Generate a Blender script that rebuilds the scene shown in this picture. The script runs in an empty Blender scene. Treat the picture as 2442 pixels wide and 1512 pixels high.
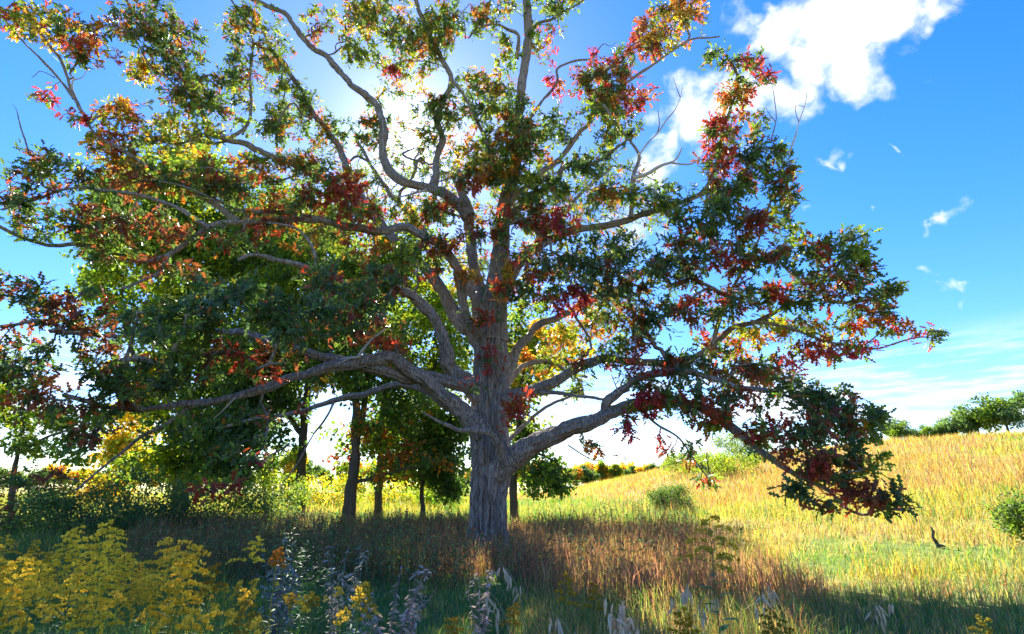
import bpy, math, random
import numpy as np
from mathutils import Vector, Matrix
from mathutils.kdtree import KDTree

R = math.radians
rng = np.random.default_rng(11)
random.seed(5)
sc = bpy.context.scene
col = sc.collection

# ------------------------------------------------------------------ camera
F, CX, CY = 1270.0, 1221.0, 756.0          # pinhole in the units of a 2442 x 1512 picture
PITCH = R(17.75)
CP, SP = math.cos(PITCH), math.sin(PITCH)
EYE = 1.6
cam_d = bpy.data.cameras.new('camera')
cam = bpy.data.objects.new('camera', cam_d)
col.objects.link(cam)
cam.location = (0, 0, EYE)
cam.rotation_euler = (R(90) + PITCH, 0, 0)
cam_d.sensor_width = 36.0
cam_d.lens = 36.0 * F / 2442.0
cam_d.clip_start = 0.05
cam_d.clip_end = 6000
sc.camera = cam

# ------------------------------------------------------------------ view
sc.view_settings.view_transform = 'Standard'
sc.view_settings.look = 'None'
sc.view_settings.gamma = 1.0
sc.view_settings.exposure = 2.3
sc.cycles.max_bounces = 8
sc.cycles.diffuse_bounces = 4
sc.cycles.glossy_bounces = 2
sc.cycles.transmission_bounces = 5
sc.cycles.sample_clamp_indirect = 6.0
sc.cycles.use_denoising = True


def ray(px, py):
    up = -(py - CY)
    return np.array([px - CX, F * CP - up * SP, up * CP + F * SP])


def P(px, py, Y):
    d = ray(px, py)
    t = Y / d[1]
    return np.array([d[0] * t, Y, EYE + d[2] * t])


def depth(p):
    return p[..., 1] * CP + (p[..., 2] - EYE) * SP


def proj(p):
    z = p[..., 2] - EYE
    dep = p[..., 1] * CP + z * SP
    up = -p[..., 1] * SP + z * CP
    dep = np.where(dep < 0.05, 0.05, dep)
    return CX + F * p[..., 0] / dep, CY - F * up / dep


def norm(v):
    return v / (np.linalg.norm(v, axis=-1, keepdims=True) + 1e-9)


# ------------------------------------------------------------------ sun + sky
sun_dir = norm(ray(980, 338))
SUN_EL = math.asin(sun_dir[2])
SUN_AZ = math.atan2(sun_dir[0], sun_dir[1])      # clockwise from +Y
sl = bpy.data.lights.new('sun', 'SUN')
sl.energy = 3.8
sl.angle = R(0.53)
sl.color = (1.0, 0.95, 0.85)
so = bpy.data.objects.new('sun', sl)
col.objects.link(so)
so.rotation_euler = Vector(-sun_dir).to_track_quat('-Z', 'Y').to_euler()
so.location = (-8, 40, 40)

world = bpy.data.worlds.new('World')
sc.world = world
world.use_nodes = True
NT = world.node_tree
NT.nodes.clear()
WN, WL = NT.nodes, NT.links


def wn(t, **k):
    n = WN.new(t)
    for a, b in k.items():
        setattr(n, a, b)
    return n


def wmath(op, a, b=None, clamp=False):
    n = wn('ShaderNodeMath', operation=op, use_clamp=clamp)
    for i, v in enumerate((a, b)):
        if v is None:
            continue
        if isinstance(v, (int, float)):
            n.inputs[i].default_value = v
        else:
            WL.new(v, n.inputs[i])
    return n.outputs[0]


def wmap(v, a, b, c=0.0, d=1.0, smooth=True):
    n = wn('ShaderNodeMapRange')
    if smooth:
        n.interpolation_type = 'SMOOTHSTEP'
    WL.new(v, n.inputs[0])
    for i, x in enumerate((a, b, c, d)):
        n.inputs[i + 1].default_value = x
    return n.outputs[0]


out = wn('ShaderNodeOutputWorld')
bg = wn('ShaderNodeBackground')
sky = wn('ShaderNodeTexSky', sky_type='NISHITA')
sky.sun_disc = False
sky.sun_elevation = SUN_EL
sky.sun_rotation = SUN_AZ
sky.air_density = 0.85
sky.dust_density = 0.12
sky.ozone_density = 2.2
tc = wn('ShaderNodeTexCoord')
DIR = tc.outputs['Generated']
hsv = wn('ShaderNodeHueSaturation')
hsv.inputs['Saturation'].default_value = 1.38
hsv.inputs['Hue'].default_value = 0.513
hsv.inputs['Value'].default_value = 1.0
# tone compression: bright sky is scaled down by its luminance to tame the horizon
lum = wn('ShaderNodeRGBToBW')
WL.new(sky.outputs[0], lum.inputs[0])
soft = wmath('DIVIDE', 1.0, wmath('ADD', wmath('MULTIPLY', lum.outputs[0], 0.075), 1.0))
softc = wn('ShaderNodeVectorMath', operation='SCALE')
WL.new(sky.outputs[0], softc.inputs[0])
WL.new(soft, softc.inputs['Scale'])
WL.new(softc.outputs[0], hsv.inputs['Color'])
# clouds: cumulus puffs in given directions, edges broken by noise, with a thin scatter elsewhere
nz = wn('ShaderNodeTexNoise')
nz.inputs['Scale'].default_value = 9.0
nz.inputs['Detail'].default_value = 9.0
nz.inputs['Roughness'].default_value = 0.58
nz.inputs['Distortion'].default_value = 0.35
WL.new(DIR, nz.inputs['Vector'])
n1 = nz.outputs[0]
nz2 = wn('ShaderNodeTexNoise')
nz2.inputs['Scale'].default_value = 26.0
nz2.inputs['Detail'].default_value = 7.0
nz2.inputs['Roughness'].default_value = 0.6
WL.new(DIR, nz2.inputs['Vector'])
n2 = nz2.outputs[0]
# the puffs are pulled about so that no edge stays round
def warp_vec(vec, scale, amt, detail):
    nv = wn('ShaderNodeTexNoise')
    nv.inputs['Scale'].default_value = scale
    nv.inputs['Detail'].default_value = detail
    WL.new(vec, nv.inputs['Vector'])
    a = wn('ShaderNodeVectorMath', operation='SUBTRACT')
    WL.new(nv.outputs['Color'], a.inputs[0])
    a.inputs[1].default_value = (0.5, 0.5, 0.5)
    b = wn('ShaderNodeVectorMath', operation='MULTIPLY_ADD')
    WL.new(a.outputs[0], b.inputs[0])
    b.inputs[1].default_value = (amt, amt, amt * 0.75)
    WL.new(vec, b.inputs[2])
    return b.outputs[0]


WDIR = warp_vec(warp_vec(DIR, 14.0, 0.11, 2), 40.0, 0.045, 5)
puffs = [(1990, 60, 130, 1), (2120, 40, 90, .9), (1860, 80, 90, 1), (2050, 150, 95, 1), (1920, 150, 70, .9),
         (2230, 20, 60, .7), (1850, 230, 80, .95), (1760, 240, 90, .95), (1640, 270, 80, .95), (1600, 340, 45, .8),
         (1900, 240, 40, .7), (2200, 185, 48, .62), (2150, 215, 30, .5), (1995, 390, 32, .75), (1975, 398, 22, .6), (2097, 482, 16, .55),
         (2245, 528, 42, .78), (2200, 545, 24, .6), (2280, 680, 42, .8), (2310, 668, 28, .7), (2222, 648, 24, .55),
         (2118, 342, 18, .5), (1915, 515, 32, .65), (1560, 410, 60, .75), (2010, 30, 120, 1), (1500, 560, 90, .6), (1760, 40, 50, .6),
         (300, 1180, 120, .3)]
acc = None
for (px, py, r, a) in puffs:
    d0 = ray(px, py)
    L0 = np.linalg.norm(d0)
    c = d0 / L0
    vd = wn('ShaderNodeVectorMath', operation='DISTANCE')
    WL.new(WDIR, vd.inputs[0])
    vd.inputs[1].default_value = tuple(c)
    m = wmap(vd.outputs['Value'], r * 1.45 / L0, 0.0, 0.0, a, False)
    acc = m if acc is None else wmath('MAXIMUM', acc, m)
# detail and puffs make the cover
det = wmath('ADD', wmath('MULTIPLY', n1, 0.62), wmath('MULTIPLY', n2, 0.38))
cov = wmath('ADD', wmath('MULTIPLY', acc, 0.62), det)
cl = wmap(cov, 0.645, 0.99)
# wisps low over the horizon
mp = wn('ShaderNodeMapping')
mp.inputs['Scale'].default_value = (3.0, 3.0, 26.0)
mp.inputs['Rotation'].default_value = (0.0, R(3), 0)
WL.new(DIR, mp.inputs['Vector'])
nw = wn('ShaderNodeTexNoise')
nw.inputs['Scale'].default_value = 1.6
nw.inputs['Detail'].default_value = 8.0
nw.inputs['Roughness'].default_value = 0.62
WL.new(mp.outputs[0], nw.inputs['Vector'])
sep = wn('ShaderNodeSeparateXYZ')
WL.new(DIR, sep.inputs[0])
band = wmath('MULTIPLY', wmap(sep.outputs['Z'], 0.02, 0.09), wmap(sep.outputs['Z'], 0.24, 0.14))
wi = wmath('MULTIPLY', wmath('MULTIPLY', wmap(nw.outputs[0], 0.42, 0.60), band), 0.85)
cover = wmath('MAXIMUM', cl, wi, True)
cmix = wn('ShaderNodeMix', data_type='RGBA')
WL.new(cover, cmix.inputs[0])
WL.new(hsv.outputs[0], cmix.inputs[6])
shade = wn('ShaderNodeMix', data_type='RGBA')
WL.new(wmap(n2, 0.35, 0.65), shade.inputs[0])
shade.inputs[6].default_value = (2.9, 3.05, 3.3, 1)
shade.inputs[7].default_value = (3.6, 3.6, 3.65, 1)
WL.new(shade.outputs[2], cmix.inputs[7])
# the sun itself and the bright air close round it
sd = wn('ShaderNodeVectorMath', operation='DISTANCE')
WL.new(DIR, sd.inputs[0])
sd.inputs[1].default_value = tuple(sun_dir)
sdv = sd.outputs['Value']
aur = wmath('MULTIPLY', wmath('POWER', wmap(sdv, 0.19, 0.0, 0, 1, False), 2.4), 3.2)
disc = wmath('MULTIPLY', wmap(sdv, 0.013, 0.010), 260.0)
glow = wmath('ADD', aur, disc)
gcol = wn('ShaderNodeVectorMath', operation='SCALE')
gcol.inputs[0].default_value = (1.0, 0.93, 0.80)
WL.new(glow, gcol.inputs['Scale'])
addc = wn('ShaderNodeVectorMath', operation='ADD')
WL.new(cmix.outputs[2], addc.inputs[0])
WL.new(gcol.outputs[0], addc.inputs[1])
WL.new(addc.outputs[0], bg.inputs['Color'])
bg.inputs['Strength'].default_value = 0.088
WL.new(bg.outputs[0], out.inputs['Surface'])


# ------------------------------------------------------------------ noise in numpy
def _h(ix, iy, iz):
    with np.errstate(over='ignore'):
        h = (ix.astype(np.uint32) * np.uint32(374761393) + iy.astype(np.uint32) * np.uint32(668265263)
             + iz.astype(np.uint32) * np.uint32(2147483647 - 58))
        h = (h ^ (h >> np.uint32(13))) * np.uint32(1274126177)
        h = h ^ (h >> np.uint32(16))
    return h.astype(np.float64) / 4294967295.0


def vnoise(p):
    p = np.asarray(p, float)
    i = np.floor(p).astype(np.int64)
    f = p - i
    u = f * f * (3 - 2 * f)
    r = 0
    for a in (0, 1):
        for b in (0, 1):
            for c in (0, 1):
                w = ((u[..., 0] if a else 1 - u[..., 0]) * (u[..., 1] if b else 1 - u[..., 1])
                     * (u[..., 2] if c else 1 - u[..., 2]))
                r = r + w * _h(i[..., 0] + a, i[..., 1] + b, i[..., 2] + c)
    return r


def fbm(p, o=3):
    r, a, s = 0, 0.5, 0
    p = np.asarray(p, float)
    for _ in range(o):
        r = r + a * vnoise(p)
        s += a
        p = p * 2.03 + 7.3
        a *= 0.5
    return r / s


# ------------------------------------------------------------------ terrain
def sstep(a, b, x):
    t = np.clip((x - a) / (b - a), 0, 1)
    return t * t * (3 - 2 * t)


def H(x, y):
    x = np.asarray(x, float)
    y = np.asarray(y, float)
    sp = np.logaddexp(0, (x - 3.0) / 1.5) * 1.5
    g = 7.2 * (1 - np.exp(-sp / 22.0))
    k = 0.3 + 0.7 * sstep(4, 52, y)
    drop = 1 - 0.85 * sstep(58, 130, y)
    und = 0.22 * (fbm(np.stack([x * 0.11, y * 0.11, x * 0 + 3.1], -1), 2) - 0.5) * sstep(3, 20, np.hypot(x, y))
    return g * k * drop + und


# ------------------------------------------------------------------ mesh + object helpers
def mesh_np(name, V, Fs, mat, C=None, smooth=False):
    """V (n,3); Fs list of int arrays (m,k); C (n,3) colours."""
    me = bpy.data.meshes.new(name)
    V = np.ascontiguousarray(V, dtype=np.float32)
    if not isinstance(Fs, list):
        Fs = [Fs]
    Fs = [np.asarray(f, dtype=np.int32) for f in Fs if len(f)]
    idx = np.concatenate([f.ravel() for f in Fs])
    tot = np.concatenate([np.full(len(f), f.shape[1], np.int32) for f in Fs])
    start = np.concatenate([[0], np.cumsum(tot)[:-1]]).astype(np.int32)
    me.vertices.add(len(V))
    me.vertices.foreach_set('co', V.ravel())
    me.loops.add(len(idx))
    me.loops.foreach_set('vertex_index', idx)
    me.polygons.add(len(tot))
    me.polygons.foreach_set('loop_start', start)
    me.polygons.foreach_set('use_smooth', np.full(len(tot), smooth, dtype=bool))
    if C is not None:
        ca = me.color_attributes.new('Col', 'FLOAT_COLOR', 'POINT')
        c4 = np.ones((len(V), 4), np.float32)
        c4[:, :3] = C
        ca.data.foreach_set('color', c4.ravel())
    me.update(calc_edges=True)
    if mat is not None:
        me.materials.append(mat)
    return me


def link(name, data, parent=None, inv=None, loc=None, rot=None, scale=None):
    o = bpy.data.objects.new(name, data)
    col.objects.link(o)
    if parent is not None:
        o.parent = parent
        if inv is not None:
            o.matrix_parent_inverse = inv
    if loc is not None:
        o.location = loc
    if rot is not None:
        o.rotation_euler = rot
    if scale is not None:
        o.scale = (scale,) * 3 if isinstance(scale, (int, float)) else scale
    return o


def tag(o, label=None, cat=None, group=None, kind=None):
    if label:
        o['label'] = label
    if cat:
        o['category'] = cat
    if group:
        o['group'] = group
    if kind:
        o['kind'] = kind
    return o


def copy_tree(o, parent=None):
    c = o.copy()
    col.objects.link(c)
    if parent is not None:
        c.parent = parent
    for ch in list(o.children):
        copy_tree(ch, c)
    return c


class Acc:
    """collects vertices, faces and colours of one mesh"""
    def __init__(s):
        s.V, s.F, s.C, s.n = [], {}, [], 0

    def add(s, V, Fs, C):
        V = np.asarray(V, float)
        if not isinstance(Fs, list):
            Fs = [Fs]
        for f in Fs:
            f = np.asarray(f, int)
            if len(f):
                s.F.setdefault(f.shape[1], []).append(f + s.n)
        C = np.asarray(C, float)
        s.C.append(np.broadcast_to(C, V.shape))
        s.V.append(V)
        s.n += len(V)

    def mesh(s, name, mat, smooth=False):
        return mesh_np(name, np.concatenate(s.V), [np.concatenate(f) for f in s.F.values()], mat,
                       np.concatenate(s.C), smooth)


def catmull(pts, step):
    pts = np.asarray(pts, float)
    if len(pts) < 2:
        return pts
    e = np.vstack([2 * pts[0] - pts[1], pts, 2 * pts[-1] - pts[-2]])
    o = []
    for i in range(1, len(e) - 2):
        n = max(2, int(np.linalg.norm(e[i + 1, :3] - e[i, :3]) / step) + 1)
        t = np.linspace(0, 1, n, endpoint=False)[:, None]
        a, b, c, d = e[i - 1], e[i], e[i + 1], e[i + 2]
        o.append(0.5 * (2 * b + (c - a) * t + (2 * a - 5 * b + 4 * c - d) * t ** 2 + (3 * b - a - 3 * c + d) * t ** 3))
    o.append(pts[-1:])
    return np.vstack(o)


def tube(Pp, Rr, n, cap=True):
    Pp = np.asarray(Pp, float)
    m = len(Pp)
    T = norm(np.gradient(Pp, axis=0))
    ref = np.array([0.0, 0, 1]) if abs(T[0][2]) < 0.9 else np.array([0.0, 1, 0])
    N = np.empty_like(T)
    v = np.cross(T[0], np.cross(ref, T[0]))
    for i in range(m):
        v = v - T[i] * np.dot(v, T[i])
        v = v / (math.sqrt(v @ v) + 1e-9)
        N[i] = v
    B = np.cross(T, N)
    a = np.linspace(0, 2 * math.pi, n, endpoint=False)
    ca, sa = np.cos(a), np.sin(a)
    nn = N[:, None, :] * ca[None, :, None] + B[:, None, :] * sa[None, :, None]
    Rr = np.broadcast_to(np.asarray(Rr, float), (m,))
    V = Pp[:, None, :] + nn * Rr[:, None, None]
    i = np.arange(m - 1)[:, None] * n
    j = np.arange(n)[None, :]
    j2 = (j + 1) % n
    Fq = np.stack([i + j, i + j2, i + n + j2, i + n + j], -1).reshape(-1, 4)
    return V.reshape(-1, 3), Fq, nn.reshape(-1, 3)


# ------------------------------------------------------------------ materials
def newmat(name):
    m = bpy.data.materials.new(name)
    m.use_nodes = True
    nt = m.node_tree
    nt.nodes.clear()
    return m, nt.nodes, nt.links


def leafy(name, trans, rough=0.5, spec=0.3, tint=(1.35, 1.25, 0.55), sat=1.0):
    m, N, L = newmat(name)
    o = N.new('ShaderNodeOutputMaterial')
    at = N.new('ShaderNodeAttribute')
    at.attribute_name = 'Col'
    geo = N.new('ShaderNodeNewGeometry')
    nz = N.new('ShaderNodeTexNoise')
    nz.inputs['Scale'].default_value = 14.0
    nz.inputs['Detail'].default_value = 3.0
    L.new(geo.outputs['Position'], nz.inputs['Vector'])
    mr = N.new('ShaderNodeMapRange')
    L.new(nz.outputs[0], mr.inputs[0])
    mr.inputs[1].default_value = 0.3
    mr.inputs[2].default_value = 0.7
    mr.inputs[3].default_value = 0.78
    mr.inputs[4].default_value = 1.22
    sc_ = N.new('ShaderNodeVectorMath')
    sc_.operation = 'SCALE'
    L.new(at.outputs['Color'], sc_.inputs[0])
    L.new(mr.outputs[0], sc_.inputs['Scale'])
    p = N.new('ShaderNodeBsdfPrincipled')
    L.new(sc_.outputs[0], p.inputs['Base Color'])
    p.inputs['Roughness'].default_value = rough
    p.inputs['Specular IOR Level'].default_value = spec
    t = N.new('ShaderNodeBsdfTranslucent')
    mu = N.new('ShaderNodeVectorMath')
    mu.operation = 'MULTIPLY'
    L.new(sc_.outputs[0], mu.inputs[0])
    mu.inputs[1].default_value = tint
    L.new(mu.outputs[0], t.inputs['Color'])
    mx = N.new('ShaderNodeMixShader')
    mx.inputs[0].default_value = trans
    L.new(p.outputs[0], mx.inputs[1])
    L.new(t.outputs[0], mx.inputs[2])
    L.new(mx.outputs[0], o.inputs[0])
    return m


def bark(name, c0, c1, c2, scale=1.0, bump=0.9):
    m, N, L = newmat(name)
    o = N.new('ShaderNodeOutputMaterial')
    p = N.new('ShaderNodeBsdfPrincipled')
    p.inputs['Roughness'].default_value = 0.9
    p.inputs['Specular IOR Level'].default_value = 0.15
    tcd = N.new('ShaderNodeTexCoord')
    n1_ = N.new('ShaderNodeTexNoise')
    n1_.inputs['Scale'].default_value = 2.2 * scale
    n1_.inputs['Detail'].default_value = 6
    L.new(tcd.outputs['Object'], n1_.inputs['Vector'])
    mpn = N.new('ShaderNodeMapping')
    mpn.inputs['Scale'].default_value = (34 * scale, 34 * scale, 7 * scale)
    L.new(tcd.outputs['Object'], mpn.inputs['Vector'])
    n2_ = N.new('ShaderNodeTexNoise')
    n2_.inputs['Scale'].default_value = 1.0
    n2_.inputs['Detail'].default_value = 5
    n2_.inputs['Roughness'].default_value = 0.65
    L.new(mpn.outputs[0], n2_.inputs['Vector'])
    r1 = N.new('ShaderNodeValToRGB')
    r1.color_ramp.elements[0].position = 0.34
    r1.color_ramp.elements[0].color = (*c0, 1)
    r1.color_ramp.elements[1].position = 0.66
    r1.color_ramp.elements[1].color = (*c1, 1)
    L.new(n2_.outputs[0], r1.inputs[0])
    mx = N.new('ShaderNodeMix')
    mx.data_type = 'RGBA'
    rr = N.new('ShaderNodeMapRange')
    L.new(n1_.outputs[0], rr.inputs[0])
    rr.inputs[1].default_value = 0.42
    rr.inputs[2].default_value = 0.68
    rr.inputs[3].default_value = 0.0
    rr.inputs[4].default_value = 0.75
    L.new(rr.outputs[0], mx.inputs[0])
    L.new(r1.outputs[0], mx.inputs[6])
    mx.inputs[7].default_value = (*c2, 1)
    L.new(mx.outputs[2], p.inputs['Base Color'])
    mp2 = N.new('ShaderNodeMapping')
    mp2.inputs['Scale'].default_value = (15 * scale, 15 * scale, 2.2 * scale)
    L.new(tcd.outputs['Object'], mp2.inputs['Vector'])
    n3_ = N.new('ShaderNodeTexNoise')
    n3_.inputs['Scale'].default_value = 1.0
    n3_.inputs['Detail'].default_value = 3
    n3_.inputs['Distortion'].default_value = 0.4
    L.new(mp2.outputs[0], n3_.inputs['Vector'])
    ab = N.new('ShaderNodeMath')
    ab.operation = 'SUBTRACT'
    L.new(n3_.outputs[0], ab.inputs[0])
    ab.inputs[1].default_value = 0.5
    ab2 = N.new('ShaderNodeMath')
    ab2.operation = 'ABSOLUTE'
    L.new(ab.outputs[0], ab2.inputs[0])
    cr = N.new('ShaderNodeMapRange')
    cr.inputs[1].default_value = 0.0
    cr.inputs[2].default_value = 0.07
    L.new(ab2.outputs[0], cr.inputs[0])
    bq = N.new('ShaderNodeBump')
    bq.inputs['Strength'].default_value = bump
    bq.inputs['Distance'].default_value = 0.035 / scale
    L.new(cr.outputs[0], bq.inputs['Height'])
    bp = N.new('ShaderNodeBump')
    L.new(bq.outputs[0], bp.inputs['Normal'])
    bp.inputs['Strength'].default_value = bump
    bp.inputs['Distance'].default_value = 0.03
    L.new(n2_.outputs[0], bp.inputs['Height'])
    L.new(bp.outputs[0], p.inputs['Normal'])
    L.new(p.outputs[0], o.inputs[0])
    return m


M_LEAF = leafy('oak_leaf', 0.52, 0.38, 0.5, (1.5, 1.35, 0.6))
M_BGLEAF = leafy('tree_leaf', 0.6, 0.5, 0.25, (1.7, 1.6, 0.5))
M_GRASS = leafy('grass_blade', 0.5, 0.55, 0.25, (1.25, 1.2, 0.7))
M_PLANT = leafy('plant_leaf', 0.4, 0.5, 0.3, (1.3, 1.25, 0.6))
M_FLOWER = leafy('flower', 0.4, 0.7, 0.1, (1.15, 1.05, 0.6))
M_DRY = leafy('dry_leaf', 0.25, 0.8, 0.1, (1.1, 1.05, 0.9))
M_BARK = bark('oak_bark', (0.16, 0.13, 0.115), (0.46, 0.41, 0.38), (0.29, 0.225, 0.185))
M_DEADWOOD = bark('dead_wood', (0.40, 0.36, 0.31), (0.60, 0.55, 0.50), (0.45, 0.40, 0.34), 1.6, 0.4)
M_BARK2 = bark('tree_bark', (0.085, 0.07, 0.058), (0.17, 0.145, 0.125), (0.12, 0.11, 0.07), 1.2)


def ground_mat():
    m, N, L = newmat('meadow_soil')
    o = N.new('ShaderNodeOutputMaterial')
    p = N.new('ShaderNodeBsdfPrincipled')
    p.inputs['Roughness'].default_value = 0.95
    p.inputs['Specular IOR Level'].default_value = 0.1
    at = N.new('ShaderNodeAttribute')
    at.attribute_name = 'Col'
    geo = N.new('ShaderNodeNewGeometry')
    nz = N.new('ShaderNodeTexNoise')
    nz.inputs['Scale'].default_value = 3.0
    nz.inputs['Detail'].default_value = 10
    nz.inputs['Roughness'].default_value = 0.7
    L.new(geo.outputs['Position'], nz.inputs['Vector'])
    mr = N.new('ShaderNodeMapRange')
    L.new(nz.outputs[0], mr.inputs[0])
    mr.inputs[1].default_value = 0.3
    mr.inputs[2].default_value = 0.7
    mr.inputs[3].default_value = 0.55
    mr.inputs[4].default_value = 1.35
    s = N.new('ShaderNodeVectorMath')
    s.operation = 'SCALE'
    L.new(at.outputs['Color'], s.inputs[0])
    L.new(mr.outputs[0], s.inputs['Scale'])
    L.new(s.outputs[0], p.inputs['Base Color'])
    b = N.new('ShaderNodeBump')
    b.inputs['Strength'].default_value = 0.8
    b.inputs['Distance'].default_value = 0.1
    L.new(nz.outputs[0], b.inputs['Height'])
    L.new(b.outputs[0], p.inputs['Normal'])
    L.new(p.outputs[0], o.inputs[0])
    return m


M_GROUND = ground_mat()

# ------------------------------------------------------------------ which herbs grow where
GREEN = np.array([0.105, 0.215, 0.07])
LIME = np.array([0.20, 0.31, 0.045])
YELLOW = np.array([0.46, 0.37, 0.065])
STRAW = np.array([0.50, 0.40, 0.155])
RUST = np.array([0.38, 0.245, 0.08])
RED = np.array([0.42, 0.21, 0.14])
BROWN = np.array([0.17, 0.11, 0.06])
DGREEN = np.array([0.075, 0.145, 0.058])


def zone(x, y):
    """weights over (GREEN, LIME, YELLOW, STRAW, RUST, RED, BROWN, DGREEN) and height of the sward"""
    p = np.stack([x, y, H(x, y)], -1)
    px, py = proj(p)
    r = np.hypot(x, y)
    n = fbm(np.stack([x * 0.35, y * 0.35, x * 0], -1), 3)
    nb = fbm(np.stack([x * 0.09, y * 0.09, x * 0 + 9], -1), 3)
    px = px + (n - 0.5) * 260 * np.clip(8 / (r + 1), 0, 1)
    py = py + (n - 0.5) * 70 * np.clip(10 / (r + 1), 0, 1)
    W = np.zeros(x.shape + (8,))
    hgt = np.full(x.shape, 0.45)

    def setz(mask, w, h):
        W[mask] = w
        hgt[mask] = h
    # open field
    setz(r > 0, (0.08, .20, .49, .17, .06, 0, 0, 0), 0.48)
    rusty = (nb > 0.51) & (r > 24)
    setz(rusty, (0.02, .03, .17, .14, .56, .08, 0, 0), 0.6)
    setz((px < 1150), (0.34, .12, .04, .08, .05, .0, .22, .15), 0.55)
    setz((px < 1150) & (r > 34), (0.15, .3, .45, .1, 0, 0, 0, 0), 0.9)
    setz((px < 620) & (r < 30) & (n < 0.5), (0.5, .2, .02, .04, 0, 0, .05, .19), 0.6)
    setz((px > 1150) & (px < 1660) & (py > 1195) & (py < 1275) & (n > 0.36), (0.42, .28, .15, .08, 0, .03, .02, .05), 0.6)
    # rufous dry grass in front of and beside the trunk
    setz((px > 1010) & (px < 2060) & (py > 1268), (0.02, .02, .04, .13, .10, .57, .12, 0), 0.62)
    setz((px > 1680) & (py > 1240) & (py < 1345), (0.05, .14, .30, .33, .16, .02, 0, 0), 0.30)
    # the short green strip with the stump
    n5 = fbm(np.stack([x * 0.9, y * 0.9, x * 0 + 21], -1), 3)
    strip = ((px - 2110) / 270) ** 2 + ((py - 1338) / 48) ** 2 + (n5 - 0.5) * 3.2
    setz((strip < 1.25) & (px > 1700), (0.25, .55, .06, .14, 0, 0, 0, 0), 0.15)
    setz((px > 1950) & (py > 1385 + (n5 - .5) * 120), (0.22, .26, .06, .24, .10, .09, .03, 0), 0.20)
    setz((px > 1900) & (py > 1430) & (n > 0.5), (0.36, .14, .06, .26, .08, .07, .03, 0), 0.24)
    # shaded lawn under the crown
    setz((px > 560) & (px < 1290) & (py > 1375), (0.60, .20, .0, .12, .0, .03, .02, .03), 0.20)
    setz((px > 1290) & (px < 2000) & (py > 1440), (0.24, .12, .05, .32, .08, .14, .05, 0), 0.36)
    setz((px < 700) & (r < 9), (0.55, .25, .02, .10, 0, .0, .03, .05), 0.45)
    return W, hgt


PAL = np.stack([GREEN, LIME, YELLOW, STRAW, RUST, RED, BROWN, DGREEN])

# ------------------------------------------------------------------ ground sheet
def build_ground():
    def axis(a):
        s = np.linspace(-1, 1, 241)
        return np.sign(s) * (np.abs(s) * 40 + np.abs(s) ** 5 * a)
    gx = axis(1800)
    gy = axis(1800) + 10
    X, Yg = np.meshgrid(gx, gy, indexing='ij')
    Z = H(X, Yg)
    V = np.stack([X, Yg, Z], -1).reshape(-1, 3)
    n = len(gy)
    i = np.arange(len(gx) - 1)[:, None] * n
    j = np.arange(n - 1)[None, :]
    Fq = np.stack([i + j, i + n + j, i + n + j + 1, i + j + 1], -1).reshape(-1, 4)
    W, _ = zone(X.ravel(), Yg.ravel())
    C = W @ PAL / W.sum(1, keepdims=True)
    near = np.hypot(V[:, 0], V[:, 1]) < 30
    C = np.where(near[:, None], C * 0.8, C * 0.9)
    me = mesh_np('ground', V, Fq, M_GROUND, C, True)
    tag(link('ground', me), kind='structure')


build_ground()


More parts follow.
